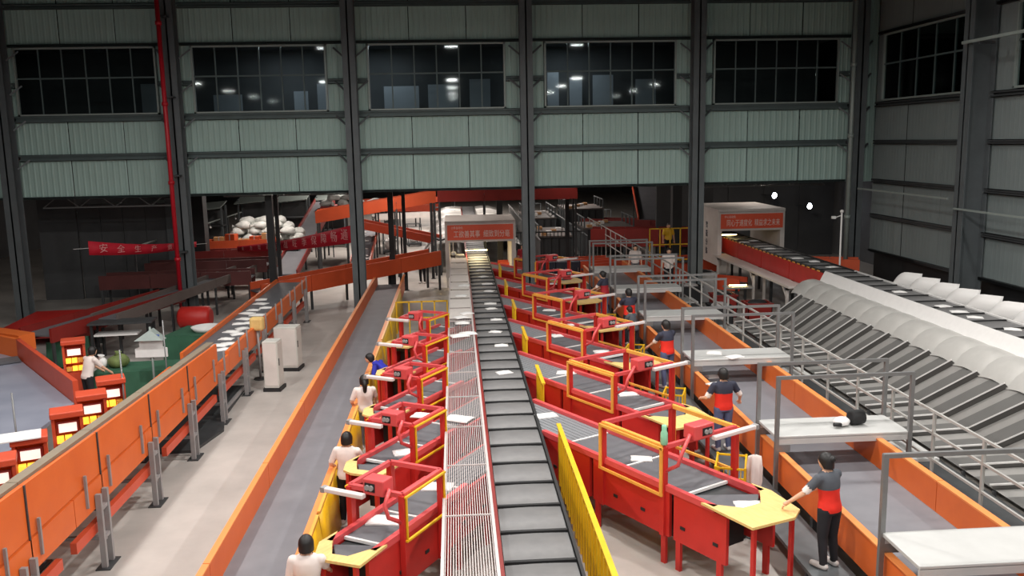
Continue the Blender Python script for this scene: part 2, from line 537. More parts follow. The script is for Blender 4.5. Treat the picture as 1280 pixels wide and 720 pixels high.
# tall pipes
t = thing('fire_pipe', 'tall red fire pipe running up beside the left column', 'pipe', (-11.0, 35.2, 0))
MB().tube([(0, 0, 0), (0, 0, 13.9)], .085, 10).build('pipe', 'red_pipe', t)
for z in (2.5, 5.5, 8.5, 11.5):
    MB().tube([(0, 0, z), (0, 0, z + .14)], .12, 10).build('coupling', 'red_pipe', t)
    B('bracket', 'steel_dark', t, .05, .3, .05, .5, z + .3, z + .36)
t = thing('drain_pipe', 'slim pale drain pipe in the far right corner', 'pipe', (16.05, 35.2, 0))
MB().tube([(0, 0, 1.5), (0, 0, 13.9)], .085, 10).build('pipe', 'frame_pale', t)
for z in (3.5, 6.8, 9.6):
    MB().tube([(0, 0, z), (0, 0, z + .16)], .12, 10).build('coupling', 'frame_pale', t)
t = thing('cable_tray', 'long pale conduit along the upper right wall', 'conduit', (16.25, 0, 0))
MB().bar((0, 14, 9.72), (0, 27.9, 9.72), .09, .09).build('conduit', 'frame_pale', t)
for y in (15, 19, 23, 27):
    B('bracket', 'steel_dark', t, 0, .5, y - .04, y + .04, 9.6, 9.68)
t = thing('cable_tray', 'thin pale conduit lower on the right wall, level with the gates', 'conduit', (16.35, 0, 0))
MB().bar((0, 12, 4.45), (0, 28.0, 4.45), .06, .06).build('conduit', 'frame_pale', t)
MB().bar((0, 28.4, 4.75), (0, 35, 4.75), .06, .06).build('conduit', 'frame_pale', t)

t = thing('lamp_rail', 'thin pale rail with small hanging lamps over the dark rear left', 'rail', (-14.0, 38.5, 0))
MB().bar((0, 0, 2.68), (0, 26, 2.68), .06).build('rail', 'frame_pale', t)
for k in range(9):
    MB().tube([(0, 1 + k * 2.9, 2.66), (0, 1 + k * 2.9, 2.45)], .012, 6).build('drop_wire', 'frame_pale', t)
    MB().sphere((0, 1 + k * 2.9, 2.4), .07, 8, 6).build('small_lamp', 'white', t)
for k in range(4):
    B('post', 'steel_dark', t, -.04, .04, .5 + k * 8, .58 + k * 8, 0, 2.66)
# roof truss pieces just under the rear wall
for k, (x0, x1, y, z) in enumerate([(-17, -11.2, 37.6, 4.55), (10.4, 16.4, 38.4, 4.75), (-10.4, -4.4, 40.5, 4.7)]):
    t = thing('roof_truss', ['thin steel truss under the wall at far left', 'pale steel truss above the right gate sign', 'steel truss above the white sacks'][k], 'truss', (0, y, z))
    MB().bar((x0, 0, 0), (x1, 0, 0), .06).build('lower_chord', 'rail_steel', t)
    MB().bar((x0, 0, .55), (x1, 0, .55), .06).build('upper_chord', 'rail_steel', t)
    n = 8
    for i in range(n):
        a = x0 + (x1 - x0) * i / n; b = x0 + (x1 - x0) * (i + 1) / n
        MB().bar((a, 0, .55 if i % 2 else 0), (b, 0, 0 if i % 2 else .55), .035).build('web', 'rail_steel', t)

# lamps: unseen high bay lamps over the front hall, batten lamps over the rear, some added as fill
def area(name, loc, e, size, col, sy=None):
    l = bpy.data.lights.new(name, 'AREA'); l.energy = e; l.color = col
    l.shape = 'RECTANGLE' if sy else 'DISK'; l.size = size
    if sy: l.size_y = sy
    return obj(name, l, None, loc)
for k, (x, y, e) in enumerate(HALL_LAMPS + FILL_ROW):
    HALL_Z = 11.75 if y > 25 else 10.6
    t = thing('high_bay_lamp', 'round high bay lamp hanging unseen over the front hall, %s of the row' % ORD[k], 'lamp', (x, y, HALL_Z), group='high bay lamps')
    prof = [(.10, .42), (.14, .36), (.20, .2), (.36, .02), (.36, 0)]
    rings = [[(r * math.cos(a * PI / 8), r * math.sin(a * PI / 8), z + .03) for a in range(17)] for r, z in prof]
    MB().grid(rings).build('reflector', 'steel_dark', t, recalc=False)
    MB().tube([(0, 0, .45), (0, 0, 13.99 - HALL_Z)], .015, 6).build('cable', 'black', t)
    MB().tube([(0, 0, .012), (0, 0, .03)], .33, 20).build('diffuser', 'lamp_face', t)
    area('high_bay_light', (x, y, HALL_Z - .005), e, .7, (1.0, .97, .93))
for k, (x, y, e) in enumerate(FAR_LAMPS):
    t = thing('batten_lamp', 'long batten lamp unseen over the rear hall, %s of the row' % ORD[k], 'lamp', (x, y, FAR_Z), group='batten lamps')
    B('housing', 'steel_dark', t, -.12, .12, -.8, .8, .02, .12)
    B('diffuser', 'lamp_face', t, -.09, .09, -.78, .78, 0.004, .02)
    MB().tube([(0, 0, .12), (0, 0, 7.4 - FAR_Z)], .012, 6).build('cable', 'black', t)
    area('batten_light', (x, y, FAR_Z - .004), e, .3, (1.0, .9, .82), 1.6)

def at(px, py, z):
    r = fw + rt2 * ((px - 640) / 1100.0) + up2 * ((360 - py) / 1100.0)
    k = (z - CAM_H) / r.z
    return Vector((r.x * k, r.y * k, z))

# ------------------------------------------------------------------ middle cross belt sorter
so = thing('cross_belt_sorter', 'long grey cross belt sorter running up the middle of the hall', 'conveyor', (1.0, 0, 0))
cm = MB()
rows = []
for i in range(7):
    x = -.485 + .97 * i / 6
    zc = .012 * math.cos((x / .485) * PI / 2)
    rows.append([(x, -.42, 1.255), (x, -.405, 1.288 + zc), (x, 0, 1.294 + zc), (x, .405, 1.288 + zc), (x, .42, 1.255)])
cm.grid(rows)
cm.box(-.485, .485, -.42, .42, 1.2, 1.25)
CARR = cm.mesh('carrier', recalc=False); CARR.materials.append(MATS['carrier'])
LIP = MB().box(-.485, .485, -.03, .03, 1.24, 1.318).mesh('carrier_lip'); LIP.materials.append(MATS['black_rubber'])
y = 12.94 - .93 * 4 + .465
while y < 78:
    c = obj('carrier', CARR, so, (0, y, 0))
    obj('carrier_lip', LIP, c, (0, .465, 0))
    y += .93
B('side_rail', 'red_dark', so, -.58, -.50, 9, 78, 1.05, 1.34)
B('side_rail', 'black', so, .50, .545, 9, 78, 1.05, 1.33)
B('track_bed', 'black', so, -.5, .5, 9, 78, .95, 1.1)
for k in range(12):
    yy = 10 + k * 3.0
    for x in (-.5, .5):
        B('leg', 'steel_dark', so, x - .05, x + .05, yy - .05, yy + .05, 0, .95)

# mesh cover over the left merge zone
mc = thing('mesh_cover', 'pale wire mesh cover lying along the left side of the middle sorter', 'cover', (0, 0, 0))
ZC = 1.47
for x in (-.31, .41):
    B('frame_rail', 'wire', mc, x - .022, x + .022, 10, 41.8, ZC - .03, ZC + .03)
for k in range(19):
    x = -.31 + .72 * (k + 1) / 20
    B('wire', 'wire', mc, x - .006, x + .006, 10, 41.8, ZC - .006, ZC + .006)
for k in range(16):
    B('cross_wire', 'wire', mc, -.31, .41, 10.2 + k * 2.05 - .011, 10.2 + k * 2.05 + .011, ZC + .005, ZC + .025)
for k in range(12):
    for x in (-.31, .41):
        B('post', 'wire', mc, x - .018, x + .018, 11.4 + k * 2.7, 11.45 + k * 2.7, .0 if x < 0 else 1.34, ZC - .03)
for k in range(12):
    if k > 1:
        B('film_sheet', 'off_white', mc, -.29, .39, 19.5 + k * 1.85, 19.5 + k * 1.85 + 1.6, ZC + .027, ZC + .032) if k > 3 else None  # opaque off-white in place of the whitish reflection on clear film

# ------------------------------------------------------------------ induction lines
def induct(name, label, O, rz, m, hw, L, port, group, nearest, xdir):
    # local x runs from the sorter to the operator, local y is sideways (m flips it); z up
    r = thing(name, label, 'conveyor', (O[0], O[1], 0), rz, group)
    T = lambda s, t, z: (s, m * t, z)
    def bx(nm, mt, s0, s1, t0, t1, z0, z1, par=None, bevel=0):
        a, b = sorted((m * t0, m * t1))
        return B(nm, mt, par or r, s0, s1, a, b, z0, z1, bevel=bevel)
    def pr(nm, mt, poly, z0, z1, par=None):
        return MB().prism([(s, m * t) for s, t in poly], z0, z1).build(nm, mt, par or r)
    cut = lambda t: -(.06 + .866 * t) * 2            # where the line meets the edge of the sorter
    wi = hw - .05
    joints = [1.55, 3.1, 4.6] if L > 5 else [1.5, 2.75, 3.75]
    # strip belts at the merge
    ns = 9 if hw > .45 else 7
    bed = pr('bed', 'steel_dark', [(cut(-wi), -wi), (L, -wi), (L, wi), (cut(wi), wi)], 1.12, 1.24)
    for k in range(ns):
        t0 = -wi + 2 * wi * k / ns + .008; t1 = -wi + 2 * wi * (k + 1) / ns - .008
        pr('strip_belt', 'strip' if hw > .45 else 'belt', [(cut(t0), t0), (joints[0] - .03, t0), (joints[0] - .03, t1), (cut(t1), t1)], 1.24, 1.30)
    ends = joints + [L]
    for k in range(len(joints)):
        s0 = joints[k] + .03; s1 = ends[k + 1] - .03
        if k < len(joints) - 1:
            bx('belt', 'belt', s0, s1, -wi, wi, 1.24, 1.30)
        else:
            pr('belt', 'belt', [(s0, -wi), (s1 - .05, -wi), (s1 + .22, -wi * .45), (s1 + .25, wi * .2), (s1 - .05, wi)], 1.24, 1.302)
    for s in joints:
        bx('joint_strip', 'white', s - .022, s + .022, -wi, wi, 1.27, 1.315)
    # side panels, rails and legs
    for sg, s00 in ((-1, cut(-hw)), (1, cut(hw))):
        bx('side_rail', 'red_rail', (s00 + .03) if L > 5 else 1.42, L - .05, sg * hw - .045, sg * hw + .045, 1.27, 1.37)
        cuts = [s00 + .05, 2.33, 4.38, L + .25] if L > 5 else [s00 + .05, 1.9, L + .15]
        for k in range(len(cuts) - 1):
            p = bx('side_panel', 'red', cuts[k] + .05, cuts[k + 1] - .05, sg * hw - .03, sg * hw + .03, .5, 1.27)
            if sg < 0:
                mid = (cuts[k] + cuts[k + 1]) / 2
                for q in (-.35, .35):
                    bx('latch', 'black', mid + q - .05, mid + q + .05, sg * hw - .045, sg * hw - .03, .74, .79, par=p)
            bx('leg', 'red', cuts[k + 1] - .24, cuts[k + 1] - .14, sg * hw - .028, sg * hw + .028, 0, .5)
            bx('leg', 'red', cuts[k] + .1, cuts[k] + .2, sg * hw - .028, sg * hw + .028, 0, .5)
    bx('drive_box', 'black', 1.2, L - .3, -hw + .12, hw - .12, .45, 1.1)
    # plywood table at the operator's end
    e = L; ts = port.get('tab', 1.0)
    pr('table_top', 'plywood', [(e - .28, -hw - .08), (e + .8 * ts, -hw * 1.28), (e + .92 * ts, hw * .2), (e + .78 * ts, hw * .75), (e + .05, hw + .1), (e - .35, hw + .08),
                                (e - .04, wi * .96), (e + .27, wi * .25), (e + .24, -wi * .5), (e - .05, -wi * .98)], 1.33, 1.37)
    for a, b in ((e + .7 * ts, -hw), (e + .72 * ts, hw * .55)):
        bx('table_leg', 'red', a - .03, a + .03, b - .03, b + .03, 0, 1.33)
    # guard frames and portal
    s0, s1, sk, zt, tp, zb = port['s0'], port['s1'], port['skew'], port['zt'], port['t'], port['zb']
    tf = port.get('tf', tp)
    P = {(-1, 0): (s0, -tp), (-1, 1): (s1, -tp), (1, 0): (s0 + sk, tf), (1, 1): (s1 + sk, tf)}
    for sg in (-1, 1):
        for e2 in (0, 1):
            s, t = P[(sg, e2)]
            bx('portal_post', 'red', s - .05, s + .05, t - .045, t + .045, .5 if abs(t) < .9 else .0, zt)
        (a, t), (b, _) = P[(sg, 0)], P[(sg, 1)]
        g = MB()
        tt = t + sg * .062
        for z in (zb, zt - .02):
            g.bar(T(a - .03, tt, z), T(b + .03, tt, z), .035, .045 if hw > .45 else .03)
        for s in (a, b):
            if hw > .45: g.bar(T(s, tt, zb), T(s, tt, zt), .05, .035, upv=(0, 1, 0))
            else: g.bar(T(s, tt, zb), T(s, tt, zt), .025, .025, upv=(0, 1, 0))
        fr = g.build('guard_frame', 'amber' if hw > .45 else 'yellow', r)
        MB().bar(T(a, t, zt), T(b, t, zt), .07, .07).build('top_rail', 'amber' if hw > .45 else 'red_rail', r)
    for e2 in (0, 1):
        MB().bar(T(*P[(-1, e2)], zt), T(*P[(1, e2)], zt), .07, .07).build('cross_rail', 'red_rail', r)
    # scanner box on the outer cross rail with a light tube towards the operator
    a = Vector(T(*P[(-1, 1)], zt)); b = Vector(T(*P[(1, 1)], zt)); d = (b - a).normalized()
    nrm = Vector((d.y, -d.x, 0)) * m
    if nrm.x < 0: nrm = -nrm
    f0 = port['box']
    ctr = a + d * f0 + Vector((0, 0, .13 if hw > .45 else .09))
    bw = port.get('bw', .46)
    sc = MB().bar(ctr - d * bw / 2, ctr + d * bw / 2, .26, .24).build('scanner_box', 'red_rail', r, bevel=.02)
    MB().bar(ctr + nrm * .132 - d * bw * .1, ctr + nrm * .132 + d * bw * .38, .012, .13).build('lens_plate', 'black_rubber', sc)
    for q in (.05, .24):
        c0 = ctr + nrm * .137 + d * bw * q
        MB().tube([c0, c0 + nrm * .03], .04, 10).build('lens', 'grey_box', sc)
    p0 = ctr + nrm * .2 + d * (bw * .3) - Vector((0, 0, .12)); p1 = p0 + d * port['tube']
    tb = MB().bar(p0, p1, .1, .07).build('light_tube', 'tube_white', r, bevel=.015)
    MB().bar(p1 - d * .02, p1 + d * .05, .11, .08).build('tube_cap', 'grey_box', tb)
    # bent hose in front of the scanner
    h0 = a + d * .12 + Vector((0, 0, .02)); h1 = ctr - d * bw / 2
    MB().tube([h1 + Vector((0, 0, -.05)), h1 - d * .1 + nrm * .12, h0 + nrm * .28 + Vector((0, 0, -.08)), h0 + nrm * .2 + Vector((0, 0, -.3)), a + Vector((0, 0, -.42))], .032, 8).build('cable_hose', 'red_rail', r)
    if nearest:
        q = a + Vector((0, 0, .04))
        bt = MB().tube([q, q + Vector((0, 0, .02)), q + Vector((0, 0, .2)), q + Vector((0, 0, .24)), q + Vector((0, 0, .32)), q + Vector((0, 0, .33))], [.05, .062, .058, .04, .042, .03], 10).build('signal_lamp', 'green_glass', r)
    return r

RPITCH = 4.45
for k in range(6):
    lab = ('red induction conveyor on the right of the middle sorter, %s' % ['nearest, with the green signal lamp', 'second from the viewer', 'third from the viewer', 'fourth from the viewer', 'fifth from the viewer', 'farthest from the viewer'][k])
    induct('induction_conveyor', lab, (1.62, 17.3 + RPITCH * k), -PI / 3, 1, .525, 5.35,
           dict(s0=2.66, s1=4.2, skew=0.0, zt=2.0, zb=1.2, t=.56, tf=1.1, box=.78, tube=1.0), 'induction conveyors on the right', k == 0, None)
LPITCH = 3.17
for k in range(5):
    lab = ('red induction conveyor on the left of the middle sorter, %s' % ['nearest the viewer', 'second from the viewer', 'third from the viewer', 'fourth from the viewer', 'farthest from the viewer'][k])
    induct('induction_conveyor', lab, (.42, 15.2 + LPITCH * k), -2 * PI / 3, -1, .375, 4.1,
           dict(s0=2.35, s1=3.4, skew=0.0, zt=1.93, zb=1.25, t=.46, box=.42, tube=.7, bw=.36, tab=.5), 'induction conveyors on the left', False, None)

# yellow ribbed guard plates between the right hand lines
def guard(y0, y1, x, label, z0=.55, z1=1.62):
    r = thing('guard_plate', label, 'guard', (x, y0, 0), group='yellow guard plates beside the sorter')
    ln = y1 - y0
    MB().extr([(0, 0, z0), (0, ln, z0), (0, ln, z1), (0, .0, z1)], (.025, 0, 0)).build('plate', 'yellow', r)
    n = max(2, int(ln / .28))
    for i in range(n):
        B('rib', 'yellow', r, -.025, 0, .1 + i * (ln - .2) / n, .16 + i * (ln - .2) / n, z0, z1 - .04)
    B('top_lip', 'yellow', r, -.03, .05, 0, ln, z1, z1 + .03)
    for yy in (.1, ln - .15):
        B('foot_post', 'yellow', r, .03, .08, yy, yy + .05, 0, z0 + .1)
guard(9.6, 15.85, 1.80, 'long yellow ribbed guard plate at the lower edge beside the middle sorter')
for k in range(5):
    guard(18.65 + RPITCH * k, 20.3 + RPITCH * k, 1.80, 'short yellow guard plate beside the middle sorter, %s from the viewer' % ORD[k + 1])

# ------------------------------------------------------------------ scanner gates with red signs
def gate(name, label, x0, x1, y0, y1, z0, zs0, zs1, zt, line1, line2, belt):
    r = thing(name, label, 'gate', (x0, y0, 0))
    W = x1 - x0; D = y1 - y0
    B('roof', 'off_white', r, -.06, W + .06, -.05, D, zs1 + .08, zt)
    B('side_wall', 'off_white', r, -.06, .14, 0, D, z0, zs1 + .08)
    B('side_wall', 'off_white', r, W - .14, W + .06, 0, D, z0, zs1 + .08)
    B('lintel', 'off_white', r, 0, W, -.05, .1, zs0 - .1, zs1 + .1)
    B('inner_back', 'dark_wall', r, .14, W - .14, D - .1, D - .02, belt + .75, zs1 + .05)
    sp = B('sign_panel', 'sign_red', r, .06, W - .06, -.085, -.05, zs0, zs1)
    hh = zs1 - zs0
    text('sign_text', line2, hh * .5, 'letter', sp, (W * .52, -.088, zs0 + hh * .36), (PI / 2, 0, 0), width=W * .82)
    text('sign_text', line1, hh * .2, 'letter', sp, (W * .16, -.088, zs0 + hh * .8), (PI / 2, 0, 0), width=W * .17)
    for x in (-.03, W - .07):
        for yy in (.05, D - .15):
            B('foot', 'off_white', r, x, x + .1, yy, yy + .1, 0, z0)
    return r, W, D
g, W, D = gate('scanner_gate', 'pale scanner gate with red sign straddling the middle sorter', -.5, 2.77, 42, 45.6, .5, 2.3, 3.02, 3.2, '小件自动化', '工欲善其事  细致到分毫', 1.3)
B('lamp_bar', 'gate_lamp', g, W * .28, W * .6, .5, .56, 1.7, 1.74)
B('lamp_bar', 'gate_lamp', g, W * .43, W * .47, .5, 2.4, 2.18, 2.22)
area('gate_light', (1.0, 43.2, 2.15), 60, .5, (1.0, .86, .55), 1.6)
MB().sphere((.32, .3, 1.62), (.13, .1, .11)).build('camera_head', 'white', g)
B('camera_arm', 'off_white', g, .30, .34, .28, .32, 1.7, 2.3)
B('equipment_box', 'grey_box', g, .42, .85, .6, 1.2, .9, 1.48, bevel=.02)
g, W, D = gate('scanner_gate', 'pale scanner gate with red sign over the right hand sorter', 12.15, 15.2, 40, 44.2, 1.0, 2.72, 3.4, 3.62, '中心自动化', '同心于速度化  精益求之未来', 2.2)
for k, ch in enumerate('智能分拣'):
    text('side_text', ch, .34, 'shirt_navy', g, (-.065, D * .42, 2.75 - k * .42), (PI / 2, 0, -PI / 2))
MB().tube([(-.07, D * .8, 1.7), (-.075, D * .8, 1.7)], .34, 18).build('round_mark', 'shirt_navy', g)
B('lamp_bar', 'gate_lamp', g, .3, 1.0, .5, .56, 2.36, 2.4)

# sorter continues behind the gate with white side chutes
for k, (x0, x1, sx) in enumerate(((-1.75, .2, -1), (1.75, 3.75, 1))):
    r = thing('chute_bank', ['white chute bank on the left of the sorter behind the middle gate', 'white chute bank on the right of the sorter behind the middle gate'][k], 'chutes', (0, 0, 0))
    for j in range(9):
        y0 = 48 + j * 3.0
        prof = [(0, 1.5), (.5, 1.56), (1.2, 1.52), (1.9, 1.3), (2.3, .8)]
        g2 = MB()
        g2.grid([[((.4 if sx < 0 else 1.6) + sx * a, yy, z) for a, z in prof] for yy in (y0, y0 + 1.4)])
        g2.build('chute', 'chute_grey', r, recalc=False)
        g2 = MB()
        g2.grid([[((.4 if sx < 0 else 1.6) + sx * a, yy, z + .02) for a, z in prof] for yy in (y0 + 1.42, y0 + 2.95)])
        g2.build('chute', 'white_paint' if j % 2 else 'chute_mid', r, recalc=False)
    for j in range(5):
        B('support_leg', 'steel_dark', r, (x0 if sx < 0 else x1) - .05, (x0 if sx < 0 else x1) + .05, 48 + j * 6, 48.1 + j * 6, 0, 1.0)
r = thing('power_cable', 'black cable sagging across the sorter behind the middle gate', 'cable', (1, 49, 0))
MB().tube([(x / 10 * 1.0, 0, 1.52 + .13 * abs(math.sin(x * .33))) for x in range(-24, 25, 2)], .05, 6).build('cable', 'black', r)

# ------------------------------------------------------------------ left take away conveyor
r = thing('belt_conveyor', 'long grey belt conveyor with orange side boards left of the induction lines', 'conveyor', (-3.05, 0, 0))
B('belt', 'belt_light', r, -.6, .56, 8, 40, .5, .56)
B('bed', 'steel_dark', r, -.6, .56, 8, 40, .38, .5)
for k in range(8):
    B('side_board', 'orange', r, -.66, -.6, 8 + k * 4, 11.98 + k * 4, .3, 1.02)
    B('side_board', 'orange', r, .56, .62, 8 + k * 4, 11.98 + k * 4, .3, .98)
    B('board_lip', 'orange_light', r, -.70, -.6, 8 + k * 4, 11.98 + k * 4, 1.02, 1.05)
    B('board_lip', 'orange_light', r, .56, .655, 8 + k * 4, 11.98 + k * 4, .98, 1.01)
    for x in (-.6, .56):
        B('leg', 'steel_dark', r, x - .04, x + .04, 9 + k * 4, 9.1 + k * 4, 0, .38)
for k in range(8):
    y0 = 10.5 + k * 3.17
    p = thing('skirt_panel', 'yellow sheet panel along the grey conveyor behind the operators, %s from the viewer' % ORD[k], 'panel', (-2.36, y0, 0), group='yellow panels beside the left conveyor')
    g = MB()
    n = 7
    rows = []
    for i in range(n + 1):
        yy = 3.05 * i / n
        x = .03 * math.sin(i * 2.1)
        rows.append([(x + .06, yy, 0.0), (x + .03, yy, .5), (-.005, yy, 1.0)])
    g.grid(rows)
    pl = g.build('sheet', 'yellow', p, recalc=False)
    sm = pl.modifiers.new('thick', 'SOLIDIFY'); sm.thickness = .012
    B('edge_rail', 'amber', p, -.03, .02, 0, 3.05, 1.0, 1.04)

# yellow railing at the far end of the left lines
def railing(label, p, q, h, n, m='yellow', rails=(1.0, .5), th=.05, grp=None):
    p = Vector(p); q = Vector(q)
    r = thing('guard_railing', label, 'railing', p, group=grp)
    d = q - p
    for i in range(n + 1):
        a = d * (i / n)
        MB().bar(a, a + Vector((0, 0, h)), th).build('post', m, r)
    for f in rails:
        MB().bar(Vector((0, 0, h * f - th / 2)), d + Vector((0, 0, h * f - th / 2)), th).build('rail', m, r)
    return r
railing('yellow railing closing the far end of the left operator aisle', (-2.28, 31.9, 0), (-.42, 31.9, 0), 1.2, 4)
railing('yellow railing on the raised platform beside the right gate', (9.35, 42, 1.0), (11.35, 42, 1.0), 1.62, 4, rails=(1.0, .52, .06))

# ------------------------------------------------------------------ right take away conveyor with crossover bridges
r = thing('belt_conveyor', 'wide grey belt conveyor between orange boards behind the right hand operators', 'conveyor', (0, 0, 0))
B('belt', 'belt_light', r, 5.86, 7.6, 7, 40, .8, .86)
B('bed', 'steel_dark', r, 5.86, 7.6, 7, 40, .6, .8)
for k in range(11):
    y0 = 7 + k * 3.0
    B('side_board', 'orange', r, 7.6, 7.66, y0, y0 + 2.985, .6, 1.36)
    B('board_lip', 'orange_light', r, 7.59, 7.71, y0, y0 + 2.985, 1.36, 1.39)
    B('side_board', 'orange', r, 5.80, 5.86, y0, y0 + 2.985, .6, 1.18)
    B('board_lip', 'orange_light', r, 5.76, 5.87, y0, y0 + 2.985, 1.18, 1.205)
    for x in (5.83, 7.63):
        B('leg', 'steel_dark', r, x - .04, x + .04, y0 + .5, y0 + .6, 0, .6)
r = thing('operator_platform', 'low steel step on which the right hand operators stand', 'platform', (0, 0, 0))
B('deck_plate', 'steel_column', r, 5.08, 5.72, 8, 40, .44, .5)
for k in range(9):
    for x in (5.12, 5.66):
        B('leg', 'steel_dark', r, x, x + .05, 8.2 + k * 3.9, 8.25 + k * 3.9, 0, .44)

BR = [10.55, 15.55, 21.3, 26.8, 31.9, 37.0]
for k, yb in enumerate(BR):
    r = thing('crossover_bridge', 'grey crossover deck with tube railings over the right conveyor, %s' % ['at the lower right edge', 'with a black bag on it', 'third from the viewer', 'fourth from the viewer', 'fifth from the viewer', 'farthest from the viewer'][k], 'bridge', (5.72, yb, 0), group='crossover bridges')
    x1 = 2.5
    d = .5
    B('deck', 'deck', r, 0, x1, -d, d, 1.44, 1.5, bevel=.012)
    B('deck_skirt', 'deck', r, 0, x1, -d, -d + .03, 1.34, 1.46)
    B('deck_skirt', 'deck', r, 0, x1, d - .03, d, 1.34, 1.46)
    for yy in ((-d, d) if k else (d,)):
        for x in (.0, x1):
            B('post', 'rail_steel', r, x - .035, x + .035, yy - .035, yy + .035, 0, 2.62)
        MB().bar((-.03, yy, 2.6), (x1 + .03, yy, 2.6), .06).build('top_rail', 'rail_steel', r)
        B('knee_plate', 'rail_steel', r, .0, .25, yy - .02, yy + .02, 1.2, 1.34)
    if k > 0:
        B('step', 'deck', r, x1 + .05, x1 + .6, -d, d, .9, .95)

# long pedestrian fence beyond the right conveyor
r = thing('guard_fence', 'long grey three rail fence running beside the big grey chutes', 'fence', (8.42, 0, 0))
for z in (2.0, 1.6, 1.12):
    MB().bar((0, 8, z), (0, 56, z), .042).build('rail', 'rail_light', r)
for k in range(32):
    y0 = 8.6 + k * 1.5
    B('post', 'rail_light', r, -.024, .024, y0 - .024, y0 + .024, 0, 2.02)
B('walk_deck', 'steel_dark', r, .1, .9, 8, 40, .52, .58)
for k in range(8):
    B('deck_leg', 'steel_dark', r, .15, .22, 9 + k * 4, 9.08 + k * 4, 0, .52)
    B('deck_leg', 'steel_dark', r, .78, .85, 9 + k * 4, 9.08 + k * 4, 0, .52)

# ------------------------------------------------------------------ right hand cross belt sorter with big grey chutes
r = thing('cross_belt_sorter', 'grey cross belt sorter on the right running out of its red signed gate', 'conveyor', (13.33, 0, .9))
y = 10.3
while y < 45:
    c = obj('carrier', CARR, r, (0, y, 0))
    obj('carrier_lip', LIP, c, (0, .465, 0))
    y += .93
B('track_bed', 'black', r, -.5, .5, 10, 45, .95, 1.1)
MB().extr([(-.51, 10, 1.335), (-.51, 29.6, 1.335), (-.70, 29.6, .97), (-.70, 10, .97)], (-.04, 0, 0)).build('side_skirt', 'white', r)
B('side_rail', 'white_paint', r, .50, .56, 10, 29.6, 1.0, 1.33)
for k in range(4):
    B('red_side_panel', 'red', r, -.62, -.52, 29.65 + k * 3.1, 32.7 + k * 3.1, .58, 1.26)
B('side_rail', 'black', r, -.6, -.5, 29.6, 45, 1.27, 1.33)
B('side_rail', 'black', r, .5, .56, 29.6, 45, 1.0, 1.33)
for k in range(26):
    B('rail_clip', 'amber', r, -.63, -.60, 29.9 + k * .46, 30.1 + k * .46, 1.27, 1.31)
for k in range(9):
    for x in (-.45, .45):
        B('leg', 'steel_dark', r, x - .05, x + .05, 11 + k * 4, 11.1 + k * 4, -.9, .95)

# one big chute: hood, sloping channel, darker panel, fin
def chute_proto():
    r = thing('sorting_chute', 'chute', 'chute', (12.76, 0, 0), group='big grey sorting chutes')
    p = 1.03
    prof = [(0, 1.88), (-.12, 1.90), (-.3, 1.89), (-.5, 1.83), (-.7, 1.70), (-.84, 1.52), (-.9, 1.42)]
    rows = []
    for i in range(8):
        f = i / 7
        arch = .07 * math.sin(PI * f)
        rows.append([(x, p * f, z + arch * min(1, -x / .25)) for x, z in prof])
    MB().grid(rows).build('hood', 'chute_grey', r, recalc=False)
    B('hood_notch', 'black', r, -.03, .0, -.1, .1, 1.85, 1.9)
    # the sloping face below the hood: steep at first, then a flatter run out
    P0, P1, P2 = Vector((-.86, 0, 1.46)), Vector((-1.5, 1.2, .42)), Vector((-2.6, 1.7, .2))
    acr = Vector((0, -p, 0))
    off = Vector((.03, 0, -.03))
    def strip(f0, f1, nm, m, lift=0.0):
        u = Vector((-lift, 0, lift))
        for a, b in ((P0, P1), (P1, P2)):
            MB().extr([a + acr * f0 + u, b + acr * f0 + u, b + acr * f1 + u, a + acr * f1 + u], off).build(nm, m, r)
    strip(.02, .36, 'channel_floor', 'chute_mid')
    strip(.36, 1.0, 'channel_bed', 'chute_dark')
    # raised panel in the darker grey, with a rounded head
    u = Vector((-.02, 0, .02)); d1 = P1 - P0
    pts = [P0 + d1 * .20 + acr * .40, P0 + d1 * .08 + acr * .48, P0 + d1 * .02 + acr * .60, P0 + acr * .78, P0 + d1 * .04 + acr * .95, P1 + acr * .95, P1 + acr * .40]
    MB().extr([q + u for q in pts], off).build('dark_panel', 'chute_dark', r)
    n2 = Vector((-.10, 0, .10))
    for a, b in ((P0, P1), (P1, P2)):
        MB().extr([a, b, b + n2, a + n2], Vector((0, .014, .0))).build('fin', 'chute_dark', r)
        MB().bar(a + n2, b + n2, .032).build('fin_edge', 'white_paint', r)
    for q in (P1, P2):
        B('support_leg', 'steel_dark', r, q.x - .03, q.x + .03, q.y - .03, q.y + .03, 0, q.z - .03)
    return r
cp = chute_proto()
NCH = 19
for k in range(NCH):
    c = cp if k == 0 else copy_tree(cp)
    c.location = (12.66, 29.0 - k * 1.03, 0)
    c['label'] = ('big smooth grey sorting chute left of the right hand sorter, %s' % ('farthest from the viewer' if k == 0 else '%s from the far end' % ORD[k]))
